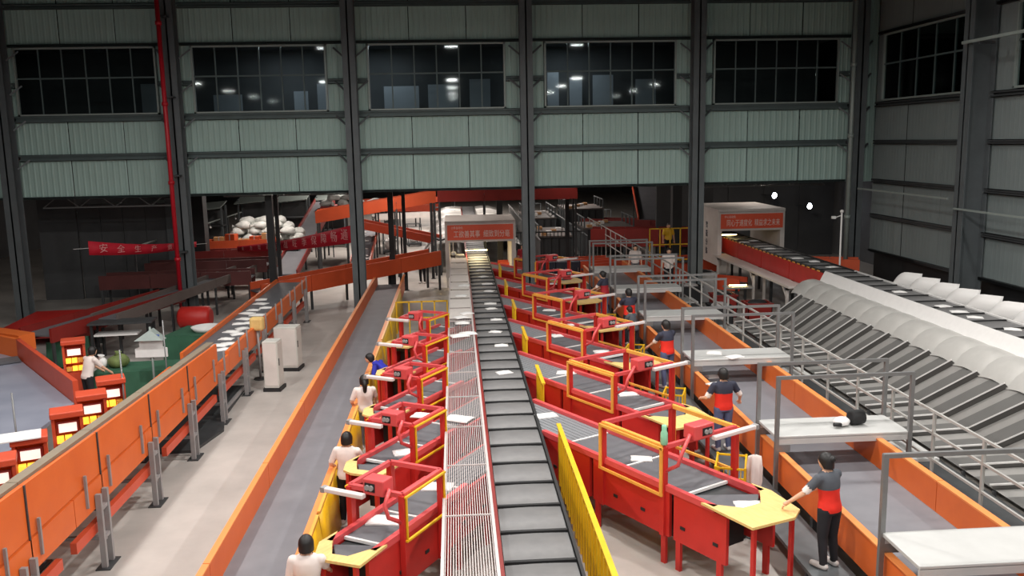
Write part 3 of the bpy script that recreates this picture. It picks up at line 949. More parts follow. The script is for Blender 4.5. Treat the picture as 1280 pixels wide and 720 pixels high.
# curved white guards on the wall side
def scoop():
    r = thing('chute_scoop', 'scoop', 'chute', (13.92, 0, 0), group='white scoops on the wall side of the sorter')
    rows = []
    for i in range(11):
        f = i / 10
        x = .42 * f ** 2.0; y2 = 1.0 - f * .92
        lift = .46 * math.sin(PI * .5 * min(1, f * 1.7))
        rows.append([(x, y2, 1.9), (x, y2, 2.12 + lift * .5), (x + .05 * f, y2, 2.16 + lift)])
    s = MB().grid(rows).build('curved_sheet', 'white_paint', r, recalc=False)
    m = s.modifiers.new('thick', 'SOLIDIFY'); m.thickness = .02
    B('slide', 'white_paint', r, 0, 1.0, 0, .98, 1.85, 1.95)
    B('leg', 'steel_dark', r, .9, .98, .4, .48, 0, 1.85)
    return r
sp = scoop()
for k in range(14):
    c = sp if k == 0 else copy_tree(sp)
    c.location = (13.9, 26.0 - k * 1.02, 0)
    c['label'] = 'curved white scoop between the right sorter and the wall, %s' % ('farthest from the viewer' if k == 0 else '%s from the far end' % ORD[k])

# white table frame below the red side of the right sorter
r = thing('side_table', 'long pale table on white legs below the red side of the right sorter', 'table', (12.0, 30.9, 0))
B('top', 'off_white', r, 0, .62, 0, 9.6, 1.42, 1.5)
for y0 in (.3, 4.0, 8.9):
    for x in (.05, .5):
        B('leg', 'off_white', r, x, x + .09, y0, y0 + .09, 0, 1.42)
    MB().bar((.1, y0 + .05, .95), (.1, y0 + .55, 1.4), .05).build('brace', 'off_white', r)
    B('cross_bar', 'off_white', r, .05, .6, y0, y0 + .09, 1.3, 1.42)
# slim camera post on the right sorter
r = thing('camera_post', 'slim white post with a small camera standing beyond the right sorter', 'post', (14.6, 32.5, 0))
MB().tube([(0, 0, 0), (0, 0, 4.0)], .035, 8).build('pole', 'white', r)
MB().sphere((0, 0, 4.05), .07).build('camera_ball', 'white', r)
MB().bar((0, 0, 3.9), (-.28, 0, 3.82), .03).build('arm', 'white', r)
B('camera_box', 'white', r, -.38, -.24, -.05, .05, 3.78, 3.88)

# orange conveyors behind the right sorter and below the gate
def boards(label, p, q, h, m, z, th=.08, nm='feeder_conveyor', dep=.9, n=3, legs=True, belt=True, side=1, grp=None, z2=None):
    # an inclined or level conveyor drawn between two points: two side boards, belt, legs
    p = Vector((p[0], p[1], 0)); q = Vector((q[0], q[1], 0)); d = q - p; L = d.length
    z2 = z if z2 is None else z2
    r = thing(nm, label, 'conveyor', p, math.atan2(d.y, d.x), grp)
    for k in range(n):
        a, b = L * k / n + .01, L * (k + 1) / n - .01
        za, zb = z + (z2 - z) * k / n, z + (z2 - z) * (k + 1) / n
        for yy in (0, dep):
            MB().extr([(a, yy, za), (b, yy, zb), (b, yy, zb + h), (a, yy, za + h)], (0, th, 0)).build('side_board', m, r)
    if belt:
        MB().extr([(0, th, z + h * .45), (L, th, z2 + h * .45), (L, th, z2 + h * .55), (0, th, z + h * .55)], (0, dep - th, 0)).build('belt', 'belt', r)
    if legs:
        for k in range(n + 1):
            a = min(max(L * k / n, .1), L - .1)
            zz = z + (z2 - z) * a / L
            for yy in (.02, dep):
                B('leg', 'steel_dark', r, a - .05, a + .05, yy, yy + .06, 0, zz)
    return r
boards('deep orange conveyor along the wall behind the right sorter', (14.2, 35.2), (16.3, 34.4), .9, 'orange_deep', 1.0, n=2, dep=.8)
boards('orange cross conveyor passing low beneath the right gate', (6.2, 41.0), (12.9, 42.6), .75, 'red_orange', .35, n=4, dep=1.0)
boards('low orange conveyor under the pale side table', (8.9, 38.4), (11.8, 35.8), .5, 'red_orange', .5, n=2, dep=.8)
r = thing('light_fitting', 'lit strip lamp glowing under the pale side table', 'lamp', (11.2, 34.2, 0))
B('tube', 'gate_lamp', r, -.35, .35, -.03, .03, 1.02, 1.06)
B('tray', 'grey_box', r, -.5, .6, -.2, .4, .92, .98)
B('stand', 'steel_dark', r, -.05, .05, .1, .2, 0, .92)
B('bracket', 'steel_dark', r, -.3, -.26, -.02, .02, .98, 1.02)
for k, (x, yy, wd, m, lab) in enumerate([(10.3, 33.2, .9, 'red_dark', 'dark red bin standing behind the fence near the pale table'), (9.6, 35.4, .8, 'black', 'black crate standing behind the fence'), (11.0, 31.3, .9, 'red_dark', 'dark red bin at the far end of the grey chutes'), (9.5, 31.0, .8, 'black', 'black crate nearest the grey chutes'), (10.4, 36.4, .9, 'grey_box', 'grey metal cabinet under the right sorter')]):
    r = thing('storage_bin', lab, 'bin', (x, yy, 0))
    h = .9 if m != 'grey_box' else 1.3
    g = MB()
    g.box(-wd / 2, wd / 2, -.35, -.32, 0, h); g.box(-wd / 2, wd / 2, .32, .35, 0, h)
    g.box(-wd / 2, -wd / 2 + .03, -.35, .35, 0, h); g.box(wd / 2 - .03, wd / 2, -.35, .35, 0, h)
    g.box(-wd / 2, wd / 2, -.35, .35, 0, .03)
    g.build('body', m, r)
    B('rim', m, r, -wd / 2 - .03, wd / 2 + .03, -.4, -.33, h - .06, h)
    B('rim', m, r, -wd / 2 - .03, wd / 2 + .03, .33, .4, h - .06, h)
    MB().sphere((0, 0, h - .06), (wd * .42, .28, .16)).build('contents', 'parcel_grey' if k % 2 else 'black', r)

# ------------------------------------------------------------------ floodlights at the far right
for k, (x, y0, z) in enumerate([(18.04, 49, 3.6), (20.1, 49, 2.95)]):
    r = thing('flood_light', ['glaring white floodlight left of the pair on the dark wall', 'glaring white floodlight right of the pair on the dark wall'][k], 'lamp', (x, y0, z), math.radians(20))
    MB().tube([(0, 0, 0), (0, .12, 0)], [.17, .13], 14).build('housing', 'steel_dark', r)
    MB().tube([(0, -.02, 0), (0, -.005, 0)], .16, 14).build('lens', 'flood_face', r)
    B('bracket', 'steel_dark', r, -.03, .03, .1, 1.2, -.03, .03)

# ------------------------------------------------------------------ elevated orange conveyor at the far left
r = thing('belt_conveyor', 'tall orange sided conveyor on steel legs along the left aisle', 'conveyor', (0, 0, 0))
B('belt', 'belt', r, -7.26, -6.14, 7, 35.6, 1.4, 1.46)
B('bed', 'steel_dark', r, -7.26, -6.14, 7, 35.6, 1.25, 1.4)
nb = 6
for k in range(nb):
    y0, y1 = 7 + 2.5 * k, 7 + 2.5 * (k + 1) - .02
    zt0, zt1 = 2.48 - .030 * (y0 - 7), 2.48 - .030 * (y1 - 7)
    MB().extr([(-6.14, y0, 1.55), (-6.14, y1, 1.55), (-6.14, y1, zt1), (-6.14, y0, zt0)], (.05, 0, 0)).build('tall_side_plate', 'orange', r)
    MB().extr([(-6.16, y0, zt0), (-6.16, y1, zt1), (-6.16, y1, zt1 + .05), (-6.16, y0, zt0 + .05)], (-.17, 0, 0)).build('plate_lip', 'tan_lip', r)
    MB().extr([(-7.3, y0, 1.2), (-7.3, y1, 1.2), (-7.3, y1, 1.49), (-7.3, y0, 1.49)], (.05, 0, 0)).build('rear_board', 'orange', r)
    B('plate_joint', 'steel_dark', r, -6.09, -6.07, y0 - .025, y0 + .01, 1.2, zt0)
for k in range(9):
    y0, y1 = 7 + 3.2 * k, 7 + 3.2 * (k + 1) - .02
    B('lower_side_plate', 'orange', r, -6.14, -6.07, y0, min(y1, 35.6), 1.06, 1.52)
    if y0 > 20:
        B('rim', 'orange', r, -6.17, -6.07, y0, min(y1, 35.6), 1.52, 1.6)
        B('rim', 'orange', r, -7.33, -7.25, y0, min(y1, 35.6), 1.3, 1.6)
k = 0
yy = 9.2
while yy < 35:
    for a in (-.14, .14):
        L = B('leg', 'grey_box', r, -6.06, -5.97, yy + a - .035, yy + a + .035, 0.02, 1.3)
        B('leg', 'grey_box', r, -7.2, -7.11, yy + a - .035, yy + a + .035, 0.02, 1.25)
    B('leg_tie', 'grey_box', L, -6.05, -5.98, yy - .14, yy + .14, .5, .56)
    B('leg_tie', 'grey_box', L, -6.05, -5.98, yy - .14, yy + .14, 1.0, 1.06)
    B('leg_brace', 'grey_box', L, -7.15, -6.0, yy - .03, yy + .03, .45, .51)
    B('foot_plate', 'steel_dark', L, -6.14, -5.9, yy - .24, yy + .24, 0, .02)
    B('foot_plate', 'steel_dark', L, -7.28, -7.04, yy - .24, yy + .24, 0, .02)
    B('hanger', 'grey_box', r, -6.07, -6.03, yy - .5, yy - .46, 1.2, 1.75)
    B('hanger', 'grey_box', r, -6.07, -6.03, yy + .46, yy + .5, 1.2, 1.75)
    yy += 2.55
for k in range(6):
    y0 = 9 + k * 4.4
    B('lower_channel', 'red_orange', r, -6.2, -6.1, y0, y0 + 3.9, .62, .8)
r2 = thing('floor_mat', 'dark grey tray lying on the floor under the left conveyor', 'tray', (-6.6, 21.7, 0))
MB().prism([(-.5, -2), (.45, -2.0), (.75, -.5), (.5, .6), (.4, 3.5), (-.5, 3.5)], .0, .07).build('tray', 'steel_dark', r2)
B('rim', 'grey_box', r2, .38, .44, .6, 3.4, .07, .16)

# ------------------------------------------------------------------ conveyors beyond the wall line
boards('orange sided conveyor crossing from the left conveyor towards the middle gate', (-8.0, 35.9), (-.75, 41.4), .68, 'orange_deep', .66, n=4, dep=1.0, z2=1.2)
boards('high red orange conveyor bridge just under the rear wall, sloping part', (-7.2, 45.6), (-1.0, 46), .62, 'orange_deep', 2.95, n=3, dep=1.1, z2=3.85)
boards('high dark red conveyor bridge just under the rear wall, level part', (-.95, 46), (6.4, 46), .62, 'red_dark', 3.87, n=3, dep=1.1)
boards('orange conveyor dropping behind the high bridge', (-6.0, 52), (-1.2, 50), .45, 'red_orange', 2.1, n=2, dep=.9, z2=1.2)
boards('pink lit conveyor far behind the left posts', (-7.5, 66), (-1.5, 64), .5, 'red_orange', 2.0, n=2, dep=1.0)
# incline carrying parcels up towards the sacks
def incline(label, c, wd, L, z0, z1, rz, m='orange_deep', grp=None):
    r = thing('incline_conveyor', label, 'conveyor', (c[0], c[1], 0), rz, grp)
    MB().extr([(-wd / 2, 0, z0), (-wd / 2, L, z1), (-wd / 2, L, z1 - .1), (-wd / 2, 0, z0 - .1)], (wd, 0, 0)).build('belt', 'belt_light', r)
    for x in (-wd / 2 - .06, wd / 2):
        MB().extr([(x, 0, z0 - .15), (x, L, z1 - .15), (x, L, z1 + .2), (x, 0, z0 + .2)], (.06, 0, 0)).build('side_board', m, r)
    for f in (.08, .5, .92):
        for x in (-wd / 2, wd / 2 - .06):
            B('leg', 'steel_dark', r, x, x + .06, L * f, L * f + .06, 0, z0 + (z1 - z0) * f - .1)
    return r
incline('grey inclined belt rising behind the red banner', (-8.6, 44.0), 1.15, 12, .6, 3.4, math.radians(-2), 'red_dark')
incline('grey inclined belt with orange edges at rear right', (13.2, 58), 2.0, 7, 1.6, 3.4, math.radians(-8), 'red_orange')
incline('pale inclined belt strewn with parcels behind the column', (-5.2, 46.5), 1.0, 13, .5, 1.7, math.radians(2), 'red_orange')

# black posts holding the mezzanine
for k, (x, y0, h, wd) in enumerate([(-8.05, 40.2, 4.9, .16), (-8.5, 40.5, 4.9, .09), (-7.75, 37.3, 4.9, .28), (-3.0, 40.8, 4.9, .24), (-2.45, 41.6, 4.9, .16), (-1.25, 45, 3.9, .14), (3.95, 45.3, 3.9, .18), (5.9, 46.6, 3.9, .2), (11.9, 47, 7, .5), (13.6, 47, 7, .5), (-12.6, 44, 7, .7), (2.25, 45.5, 3.9, .3), (-5.0, 45.5, 3.2, .12), (-5.6, 45.5, 3.2, .12)]):
    r = thing('support_post', 'dark steel support post behind the wall opening, %s listed from the left aisle' % ORD[k], 'post', (x, y0, 0), group='dark posts behind the opening')
    B('shaft', 'black', r, -wd / 2, wd / 2, -wd / 2, wd / 2, .02, h)
    B('base_plate', 'steel_dark', r, -wd * .8, wd * .8, -wd * .8, wd * .8, 0, .02)

# brown walled conveyor loops at the rear left
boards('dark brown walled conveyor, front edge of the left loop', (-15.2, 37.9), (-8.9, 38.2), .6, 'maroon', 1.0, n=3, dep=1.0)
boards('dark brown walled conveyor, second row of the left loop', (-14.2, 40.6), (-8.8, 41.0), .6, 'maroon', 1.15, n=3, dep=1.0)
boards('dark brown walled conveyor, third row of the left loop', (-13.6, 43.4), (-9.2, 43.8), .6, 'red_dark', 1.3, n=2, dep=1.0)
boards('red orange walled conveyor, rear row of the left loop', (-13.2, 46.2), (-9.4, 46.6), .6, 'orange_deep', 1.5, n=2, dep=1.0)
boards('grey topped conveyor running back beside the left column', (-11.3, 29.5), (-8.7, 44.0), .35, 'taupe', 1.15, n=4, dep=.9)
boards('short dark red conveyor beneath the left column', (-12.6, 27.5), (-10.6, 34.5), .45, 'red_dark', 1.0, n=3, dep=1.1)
r = thing('platform', 'low bright red platform in the shade at far left', 'platform', (-14.6, 33.0, 0), math.radians(5))
B('deck', 'red', r, -1.9, 1.7, -1.3, 2.6, .5, .62, bevel=.03)
B('edge', 'red_dark', r, -1.9, 1.7, -1.36, -1.3, .3, .62)
for x in (-1.8, 1.6):
    for yy in (-1.2, 2.5):
        B('leg', 'steel_dark', r, x - .05, x + .05, yy - .05, yy + .05, 0, .5)
r = thing('gas_bottle_box', 'red rounded box at the foot of the left column', 'box', (-9.9, 33.2, 0))
MB().tube([(-.6, 0, .6), (-.5, 0, .6), (.5, 0, .6), (.6, 0, .6)], [.3, .42, .42, .3], 14).build('drum', 'red', r)
B('cradle', 'steel_dark', r, -.45, -.35, -.4, .4, 0, .3)
B('cradle', 'steel_dark', r, .35, .45, -.4, .4, 0, .3)

# white sacks heaped on the loop
rs = random.Random(3)
def sack_mesh(seed):
    q = random.Random(seed)
    g = MB(); g.sphere((0, 0, 0), (.5, .36, .24), 14, 9)
    vs = []
    for x, yy, z in g.v:
        k = 1 + .16 * math.sin(x * 7 + seed) + .12 * math.cos(yy * 9 + seed * 2) + q.uniform(-.03, .03)
        vs.append((x * k, yy * k, (z * k) if z > -.12 else -.12 + (z + .12) * .3))
    g.v = vs
    me = g.mesh('sack_body'); me.materials.append(MATS['sack']); return me
SK = [sack_mesh(i) for i in range(4)]
TIE = MB().tube([(0, 0, 0), (0, 0, .05), (0, 0, .12), (0, 0, .16)], [.09, .05, .06, .11], 8).mesh('neck'); TIE.materials.append(MATS['sack'])
def sack(x, yy, z, label, grp, sc=1.0):
    r = thing('sack', label, 'sack', (x, yy, z + .12 * sc), rs.uniform(0, 6.3), grp)
    r.scale = (sc, sc, sc)
    obj('sack_body', rs.choice(SK), r)
    n = obj('neck', TIE, r, (.5, 0, .0)); n.rotation_euler = (0, PI / 2, 0)
k = 0
sb = thing('sack_table', 'low bench under the heap of white sacks', 'bench', (-10.6, 47.6, 0))
B('top', 'steel_dark', sb, -1.8, 2.2, -.4, 2.2, 1.5, 1.6)
for x in (-1.7, 2.1):
    for yy in (-.3, 2.1):
        B('leg', 'steel_dark', sb, x - .05, x + .05, yy - .05, yy + .05, 0, 1.5)
for row, (n, z) in enumerate([(5, 1.6), (5, 1.95), (4, 2.3), (3, 2.62)]):
    for j in range(n):
        for dep in (0, .85):
            sack(-12.2 + row * .3 + j * .82 + rs.uniform(-.1, .1), 47.7 + dep + rs.uniform(-.1, .1), z + dep * .2, 'white sack heaped beyond the banner, %s layer, %s row, %s from left' % (['bottom', 'second', 'third', 'top'][row], 'rear' if dep else 'front', ORD[j]), 'white sacks heaped beyond the banner', 1.0 if rs.random() > .4 else .9)
sb = thing('sack_table', 'high bench under the sacks beside the inclined belt', 'bench', (-6.6, 54.5, 0))
B('top', 'red_dark', sb, -1.6, 1.8, -.4, 1.6, 3.1, 3.22)
for x in (-1.5, 1.7):
    for yy in (-.3, 1.5):
        B('leg', 'steel_dark', sb, x - .05, x + .05, yy - .05, yy + .05, 0, 3.1)
for j in range(6):
    sack(-7.9 + (j % 4) * .95 + (.45 if j > 3 else 0), 54.8, 3.22 + (.36 if j > 3 else 0), 'white sack on the high bench, %s layer, %s from left' % ('upper' if j > 3 else 'lower', ORD[j % 4]), 'sacks on the high bench')
# brown and orange goods left of the sacks
for j in range(6):
    r = thing('carton', 'small orange brown carton on the rear row of the left loop, %s from the left' % ORD[j], 'carton', (-13.0 + j * .62, 46.75, 1.83), rs.uniform(-.3, .3), 'cartons on the left loop')
    hh = .3 + .14 * (j % 3)
    B('body', 'parcel_brown' if j % 2 else 'orange_deep', r, -.27, .27, -.2, .2, 0, hh, bevel=.01)
    B('tape', 'parcel_grey', r, -.03, .03, -.203, .203, .0, hh + .003)

# ------------------------------------------------------------------ rear hall clutter in the middle
boards('pale long conveyor on the bright rear floor', (-6.5, 72), (-1.2, 74), .4, 'off_white', .8, n=3, dep=1.2)
boards('second pale conveyor farther back on the rear floor', (-9, 88), (0, 90), .5, 'red_orange', 1.0, n=3, dep=1.2)
boards('red conveyor at the right of the rear hall', (8.5, 60), (15.0, 56), .8, 'red_dark', .8, n=3, dep=1.2)
boards('dark red conveyor block beyond the fence', (7.6, 49.5), (13.2, 48.2), 1.0, 'red_dark', .9, n=3, dep=1.4)
boards('orange red conveyor row behind the farthest crossover bridge', (2.2, 44.2), (8.0, 45), .5, 'red_orange', .35, n=3, dep=.9)
for k, (x, y0, s) in enumerate([(-4.2, 56, 1.0), (-2.9, 60, .9), (7.8, 62, 1.2), (9.6, 68, 1.2), (6.4, 72, 1.1), (11.2, 66, 1.0), (-5.8, 78, 1.2), (4.9, 60, 1.0)]):
    r = thing('roll_cage', 'wire roll cage with pale parcels in the rear hall, %s counted from the left aisle' % ORD[k], 'cage', (x, y0, 0), .2 * k, 'roll cages in the rear hall')
    for a in (-.45, .45):
        for b in (-.35, .35):
            B('post', 'steel_column', r, a - .025, a + .025, b - .025, b + .025, .05, 1.7 * s)
    for z in (.2, .8, 1.66 * s):
        for b in (-.35, .35):
            B('rail', 'steel_column', r, -.45, .45, b - .02, b + .02, z, z + .04)
        for a in (-.45, .45):
            B('rail', 'steel_column', r, a - .02, a + .02, -.35, .35, z, z + .04)
    B('base', 'steel_dark', r, -.45, .45, -.35, .35, .1, .2)
    MB().sphere((0, 0, .62), (.4, .3, .42), 12, 8).build('parcels', 'parcel_white', r)
    for a in (-.4, .4):
        for b in (-.3, .3):
            MB().tube([(a, b - .02, .05), (a, b + .02, .05)], .05, 8).build('castor', 'black', r)
for k, (x, y0, wd, dp, h) in enumerate([(5.6, 49.5, 1.9, 5, 1.9), (5.5, 57, 1.9, 6, 2.3), (9.2, 52.5, 3.0, 4, 2.0), (8.8, 60, 2.6, 4, 2.6), (3.4, 56, .8, 9, 1.3)]):
    r = thing('sorting_machine', 'dark machine block in the rear hall right of the middle gate, %s from the viewer' % ORD[k], 'machine', (x, y0, 0), group='dark machines in the rear hall')
    B('casing', 'steel_dark', r, -wd / 2, wd / 2, 0, dp, .12, h - .4, bevel=.03)
    B('top_tray', 'taupe', r, -wd / 2 - .08, wd / 2 + .08, -.08, dp + .08, h - .4, h - .32)
    for a in (-wd / 2, wd / 2):
        for q in range(4):
            B('upright', 'steel_column', r, a - .04, a + .04, q * dp / 3.3, q * dp / 3.3 + .08, 0, h + .3)
        MB().bar((a, 0, h + .27), (a, dp, h + .27), .06).build('hand_rail', 'steel_column', r)
    for q in range(int(wd / .45)):
        B('front_rib', 'black', r, -wd / 2 + .2 + q * .45, -wd / 2 + .3 + q * .45, -.06, 0, .2, h - .45)
    for q in range(5):
        B('tray_load', 'parcel_white' if q % 2 else 'parcel_brown', r, -wd / 2 + .2 + (q * .37) % (wd - .5), -wd / 2 + .5 + (q * .37) % (wd - .5), dp * q / 5.5 + .2, dp * q / 5.5 + .6, h - .32, h - .16)
r = thing('picket_fence', 'dark tall picket fence facing the viewer behind the middle gate', 'fence', (3.0, 46.6, 0))
for z in (2.1, .4):
    MB().bar((0, 0, z), (4.0, 0, z), .07).build('rail', 'steel_dark', r)
for k in range(21):
    B('picket', 'steel_dark', r, k * .2 - .02, k * .2 + .02, -.02, .02, 0, 2.15)
# dark stair with pickets right of the sorter
r = thing('picket_fence', 'dark close picket fence running back right of the middle gate', 'fence', (0, 0, 0))
for z in (1.95, .4):
    MB().bar((4.2, 44, z), (4.2, 70, z), .07).build('rail', 'rail_steel', r)
for k in range(66):
    yy = 44.2 + k * .39
    B('picket', 'rail_steel', r, 4.18, 4.22, yy - .022, yy + .022, .0, 1.95)
r = thing('picket_fence', 'grey picket fence farther right in the rear hall', 'fence', (0, 0, 0))
for z in (1.9, .4):
    MB().bar((6.9, 46, z), (6.9, 66, z), .06).build('rail', 'steel_column', r)
for k in range(50):
    yy = 46.2 + k * .39
    B('picket', 'steel_column', r, 6.88, 6.92, yy - .022, yy + .022, .0, 1.9)
r = thing('control_cabinet', 'row of dark blue cabinets at the foot of the picket fence', 'cabinet', (5.4, 43.4, 0))
for k in range(4):
    p = B('cabinet_body', 'navy_box', r, -1.1 + k * .62, -.52 + k * .62, 0, .5, .05, .9)
    B('door_handle', 'grey_box', p, -.62 + k * .62, -.59 + k * .62, -.02, 0, .4, .6)
B('plinth', 'black', r, -1.1, 1.34, 0, .5, 0, .05)

# ------------------------------------------------------------------ left corner: blue grey chute, packing stations, green table
r = thing('slide_table', 'wide pale blue grey sorting slide with orange rim in the left corner', 'chute', (0, 0, 0))
A = [(-14.6, 26.9), (-12.6, 25.3), (-9.0, 20.4), (-8.75, 11.0), (-15.0, 11.0)]
MB().prism(A, 1.0, 1.08).build('slide_surface', 'blue_chute', r)
MB().bar((-14.8, 27.0, 1.3), (-12.55, 25.4, 1.3), .12, .62).build('rim_board', 'orange', r)
MB().bar((-12.6, 25.45, 1.3), (-8.95, 20.45, 1.3), .12, .62).build('rim_board', 'red_orange', r)
MB().bar((-14.9, 27.9, 1.25), (-12.9, 26.6, 1.25), .5, .5).build('rim_box', 'orange', r)
MB().bar((-15.2, 23.2, 1.12), (-12.4, 25.0, 1.12), .7, .04).build('belt_strip', 'belt', r)
for x, yy in ((-9.3, 12), (-9.3, 18.5), (-12.6, 24.6), (-14.5, 16), (-14.3, 26)):
    B('leg', 'steel_dark', r, x - .06, x + .06, yy - .06, yy + .06, 0, 1.0)

def station(label, x, yy, rz, k):
    r = thing('packing_station', label, 'station', (x, yy, 0), rz, 'orange packing stations')
    w2, d2, h = .25, .2, 1.74
    for a in (-w2, w2):
        B('side_panel', 'red_orange', r, a - .03, a + .03, -d2, d2, .1, h)
        for b in (-d2 + .04, d2 - .04):
            B('foot', 'steel_dark', r, a - .03, a + .03, b - .03, b + .03, 0, .1)
    B('back_panel', 'red_orange', r, -w2, w2, d2 - .03, d2, .1, h)
    B('top_box', 'red_orange', r, -w2 - .05, w2 + .05, -d2 - .08, d2 + .04, h, h + .12, bevel=.02)
    if k in (1,):
        B('top_sheet', 'white', r, -w2 - .3, w2 - .05, -d2 - .15, d2, h + .12, h + .14)
    sc = B('screen', 'screen', r, -.16, .16, -d2 + .05, -d2 + .08, 1.43, 1.6)
    B('screen_bezel', 'red_dark', sc, -.2, .2, -d2 + .08, -d2 + .12, 1.4, 1.64)
    for j, z in enumerate((1.02, 1.24)):
        B('shelf', 'red_orange', r, -w2, w2, -d2, d2, z - .03, z)
        for q in range(3):
            B('lit_bin', 'glow_yellow' if (q + j) % 3 else 'amber', r, -.21 + q * .145, -.085 + q * .145, -d2 - .04, -d2 + .14, z, z + .11)
    B('front_skirt', 'red_orange', r, -w2, w2, -d2, -d2 + .03, .2, .98)
st = [(-7.8, 14.6), (-7.8, 15.75), (-7.8, 17.3), (-7.8, 18.5), (-7.85, 19.7), (-10.45, 24.0)]
sl = ['at the lower left edge of the photo', 'white sheet on top, second from left', 'third from the lower left', 'fourth from the lower left', 'next to the green table', 'standing apart next to the person in white']
for k, (x, yy) in enumerate(st):
    station('orange packing station with a lit screen, ' + sl[k], x, yy, math.radians(24 + (0 if k < 5 else -2)), k)

def green_table(label, x, yy, wd, dp, rz):
    r = thing('sorting_table', label, 'table', (x, yy, 0), rz)
    B('top', 'off_white', r, -wd / 2, wd / 2, -dp / 2, dp / 2, .84, .88)
    g = MB()
    n = 24
    ring = []
    for i in range(n + 1):
        f = i / n * 4
        sd = int(min(f, 3.999)); q = f - sd
        cx = [(-1 + 2 * q, -1), (1, -1 + 2 * q), (1 - 2 * q, 1), (-1, 1 - 2 * q)][sd]
        ring.append((cx[0] * wd / 2, cx[1] * dp / 2, .02 * math.sin(i * 2.2)))
    g.grid([[(x * 1.02, y * 1.02, .885) for x, y, _ in ring], [(x * (1.05 + o), y * (1.05 + o), .45) for x, y, o in ring], [(x * (1.06 + o), y * (1.06 + o), .06) for x, y, o in ring]])
    g.build('cloth', 'green_cloth', r, recalc=False)
    B('cloth_top', 'green_cloth', r, -wd / 2, wd / 2, -dp / 2, dp / 2, .882, .89)
    for a in (-1, 1):
        for b in (-1, 1):
            B('leg', 'steel_dark', r, a * wd * .45 - .03, a * wd * .45 + .03, b * dp * .42 - .03, b * dp * .42 + .03, 0, .84)
    return r
green_table('long table draped in green cloth behind the left conveyor', -8.9, 24.6, 2.3, 1.2, math.radians(4))
green_table('green draped table next to the column foot', -8.7, 29.3, 1.5, 1.6, math.radians(-10))
green_table('small green bin table behind the blue grey slide', -12.6, 28.6, 1.0, .8, 0)
def lump(name, label, cat, x, yy, z, s, m, neck=True):
    r = thing(name, label, cat, (x, yy, z))
    g = MB(); g.sphere((0, 0, s[2] * .8), s, 14, 9)
    g.v = [(a * (1 + .12 * math.sin(b * 11)), b * (1 + .1 * math.cos(a * 13)), max(c2 * (1 + .1 * math.sin(a * 9 + b * 7)), 0)) for a, b, c2 in g.v]
    g.build('bag_body', m, r)
    if neck:
        MB().tube([(0, 0, s[2] * 1.6), (0.02, 0, s[2] * 1.9), (.03, 0, s[2] * 2.2)], [.09, .05, .1], 8).build('bag_neck', m, r)
lump('bag', 'olive green bag lying on the green table', 'bag', -9.55, 24.6, .89, (.3, .24, .2), 'green_bag')
lump('bag', 'white plastic bag at the left end of the green table', 'bag', -9.98, 24.5, .89, (.17, .16, .17), 'parcel_white')
r = thing('print_stand', 'white cardboard display stand on a pole in front of the green table', 'stand', (-8.25, 23.6, 0))
MB().tube([(0, 0, 0), (0, 0, 2.2)], .03, 8).build('pole', 'frame_pale', r)
MB().tube([(0, 0, 0), (0, 0, .03)], .2, 14).build('base', 'grey_box', r)
MB().extr([(-.42, -.05, 1.38), (.42, -.05, 1.38), (.42, -.05, 1.62), (.3, -.05, 1.66), (.3, -.05, 1.86), (-.3, -.05, 1.86), (-.3, -.05, 1.66), (-.42, -.05, 1.62)], (0, .05, 0)).build('board', 'white', r)
MB().extr([(-.38, -.2, 1.86), (.38, -.2, 1.86), (0, -.02, 2.12)], (0, .3, 0)).build('board_roof', 'frame_pale', r)
B('blue_card', 'blue', r, .02, .25, -.08, -.055, 1.88, 2.0)
r = thing('plastic_basin', 'white round basin tray on the green table by the column', 'tray', (-8.35, 29.2, .89))
rings = [[(q * math.cos(a * PI / 10), q * math.sin(a * PI / 10), z) for a in range(21)] for q, z in ((.01, .02), (.36, .02), (.48, .16), (.52, .16), (.4, 0), (.01, 0))]
MB().grid(rings).build('basin', 'white', r, recalc=False)
r = thing('workbench', 'dark trestle bench with a white tray on it behind the seated worker', 'bench', (-11.1, 29.3, 0), .1)
B('top', 'steel_dark', r, -1.0, 1.0, -.4, .4, 1.25, 1.31)
for x in (-.9, .9):
    for b in (-.3, .3):
        B('leg', 'black', r, x - .04, x + .04, b - .04, b + .04, 0, 1.25)
B('low_shelf', 'white', r, -.85, .5, -.3, .3, .86, .92)
# thin poles among the stations
for k, (x, yy, h, lab) in enumerate([(-8.75, 17.2, 2.25, 'thin grey pole at the blue grey slide'), (-7.55, 19.6, 2.5, 'thin grey pole behind the tall orange plates'), (-7.5, 22.4, 2.6, 'thin pale pole near the green table')]):
    r = thing('marker_pole', lab, 'pole', (x, yy, 0))
    MB().tube([(0, 0, .02), (0, 0, h)], .018, 6).build('pole', 'rail_steel', r)
    MB().tube([(0, 0, 0), (0, 0, .02)], .12, 10).build('base', 'steel_dark', r)

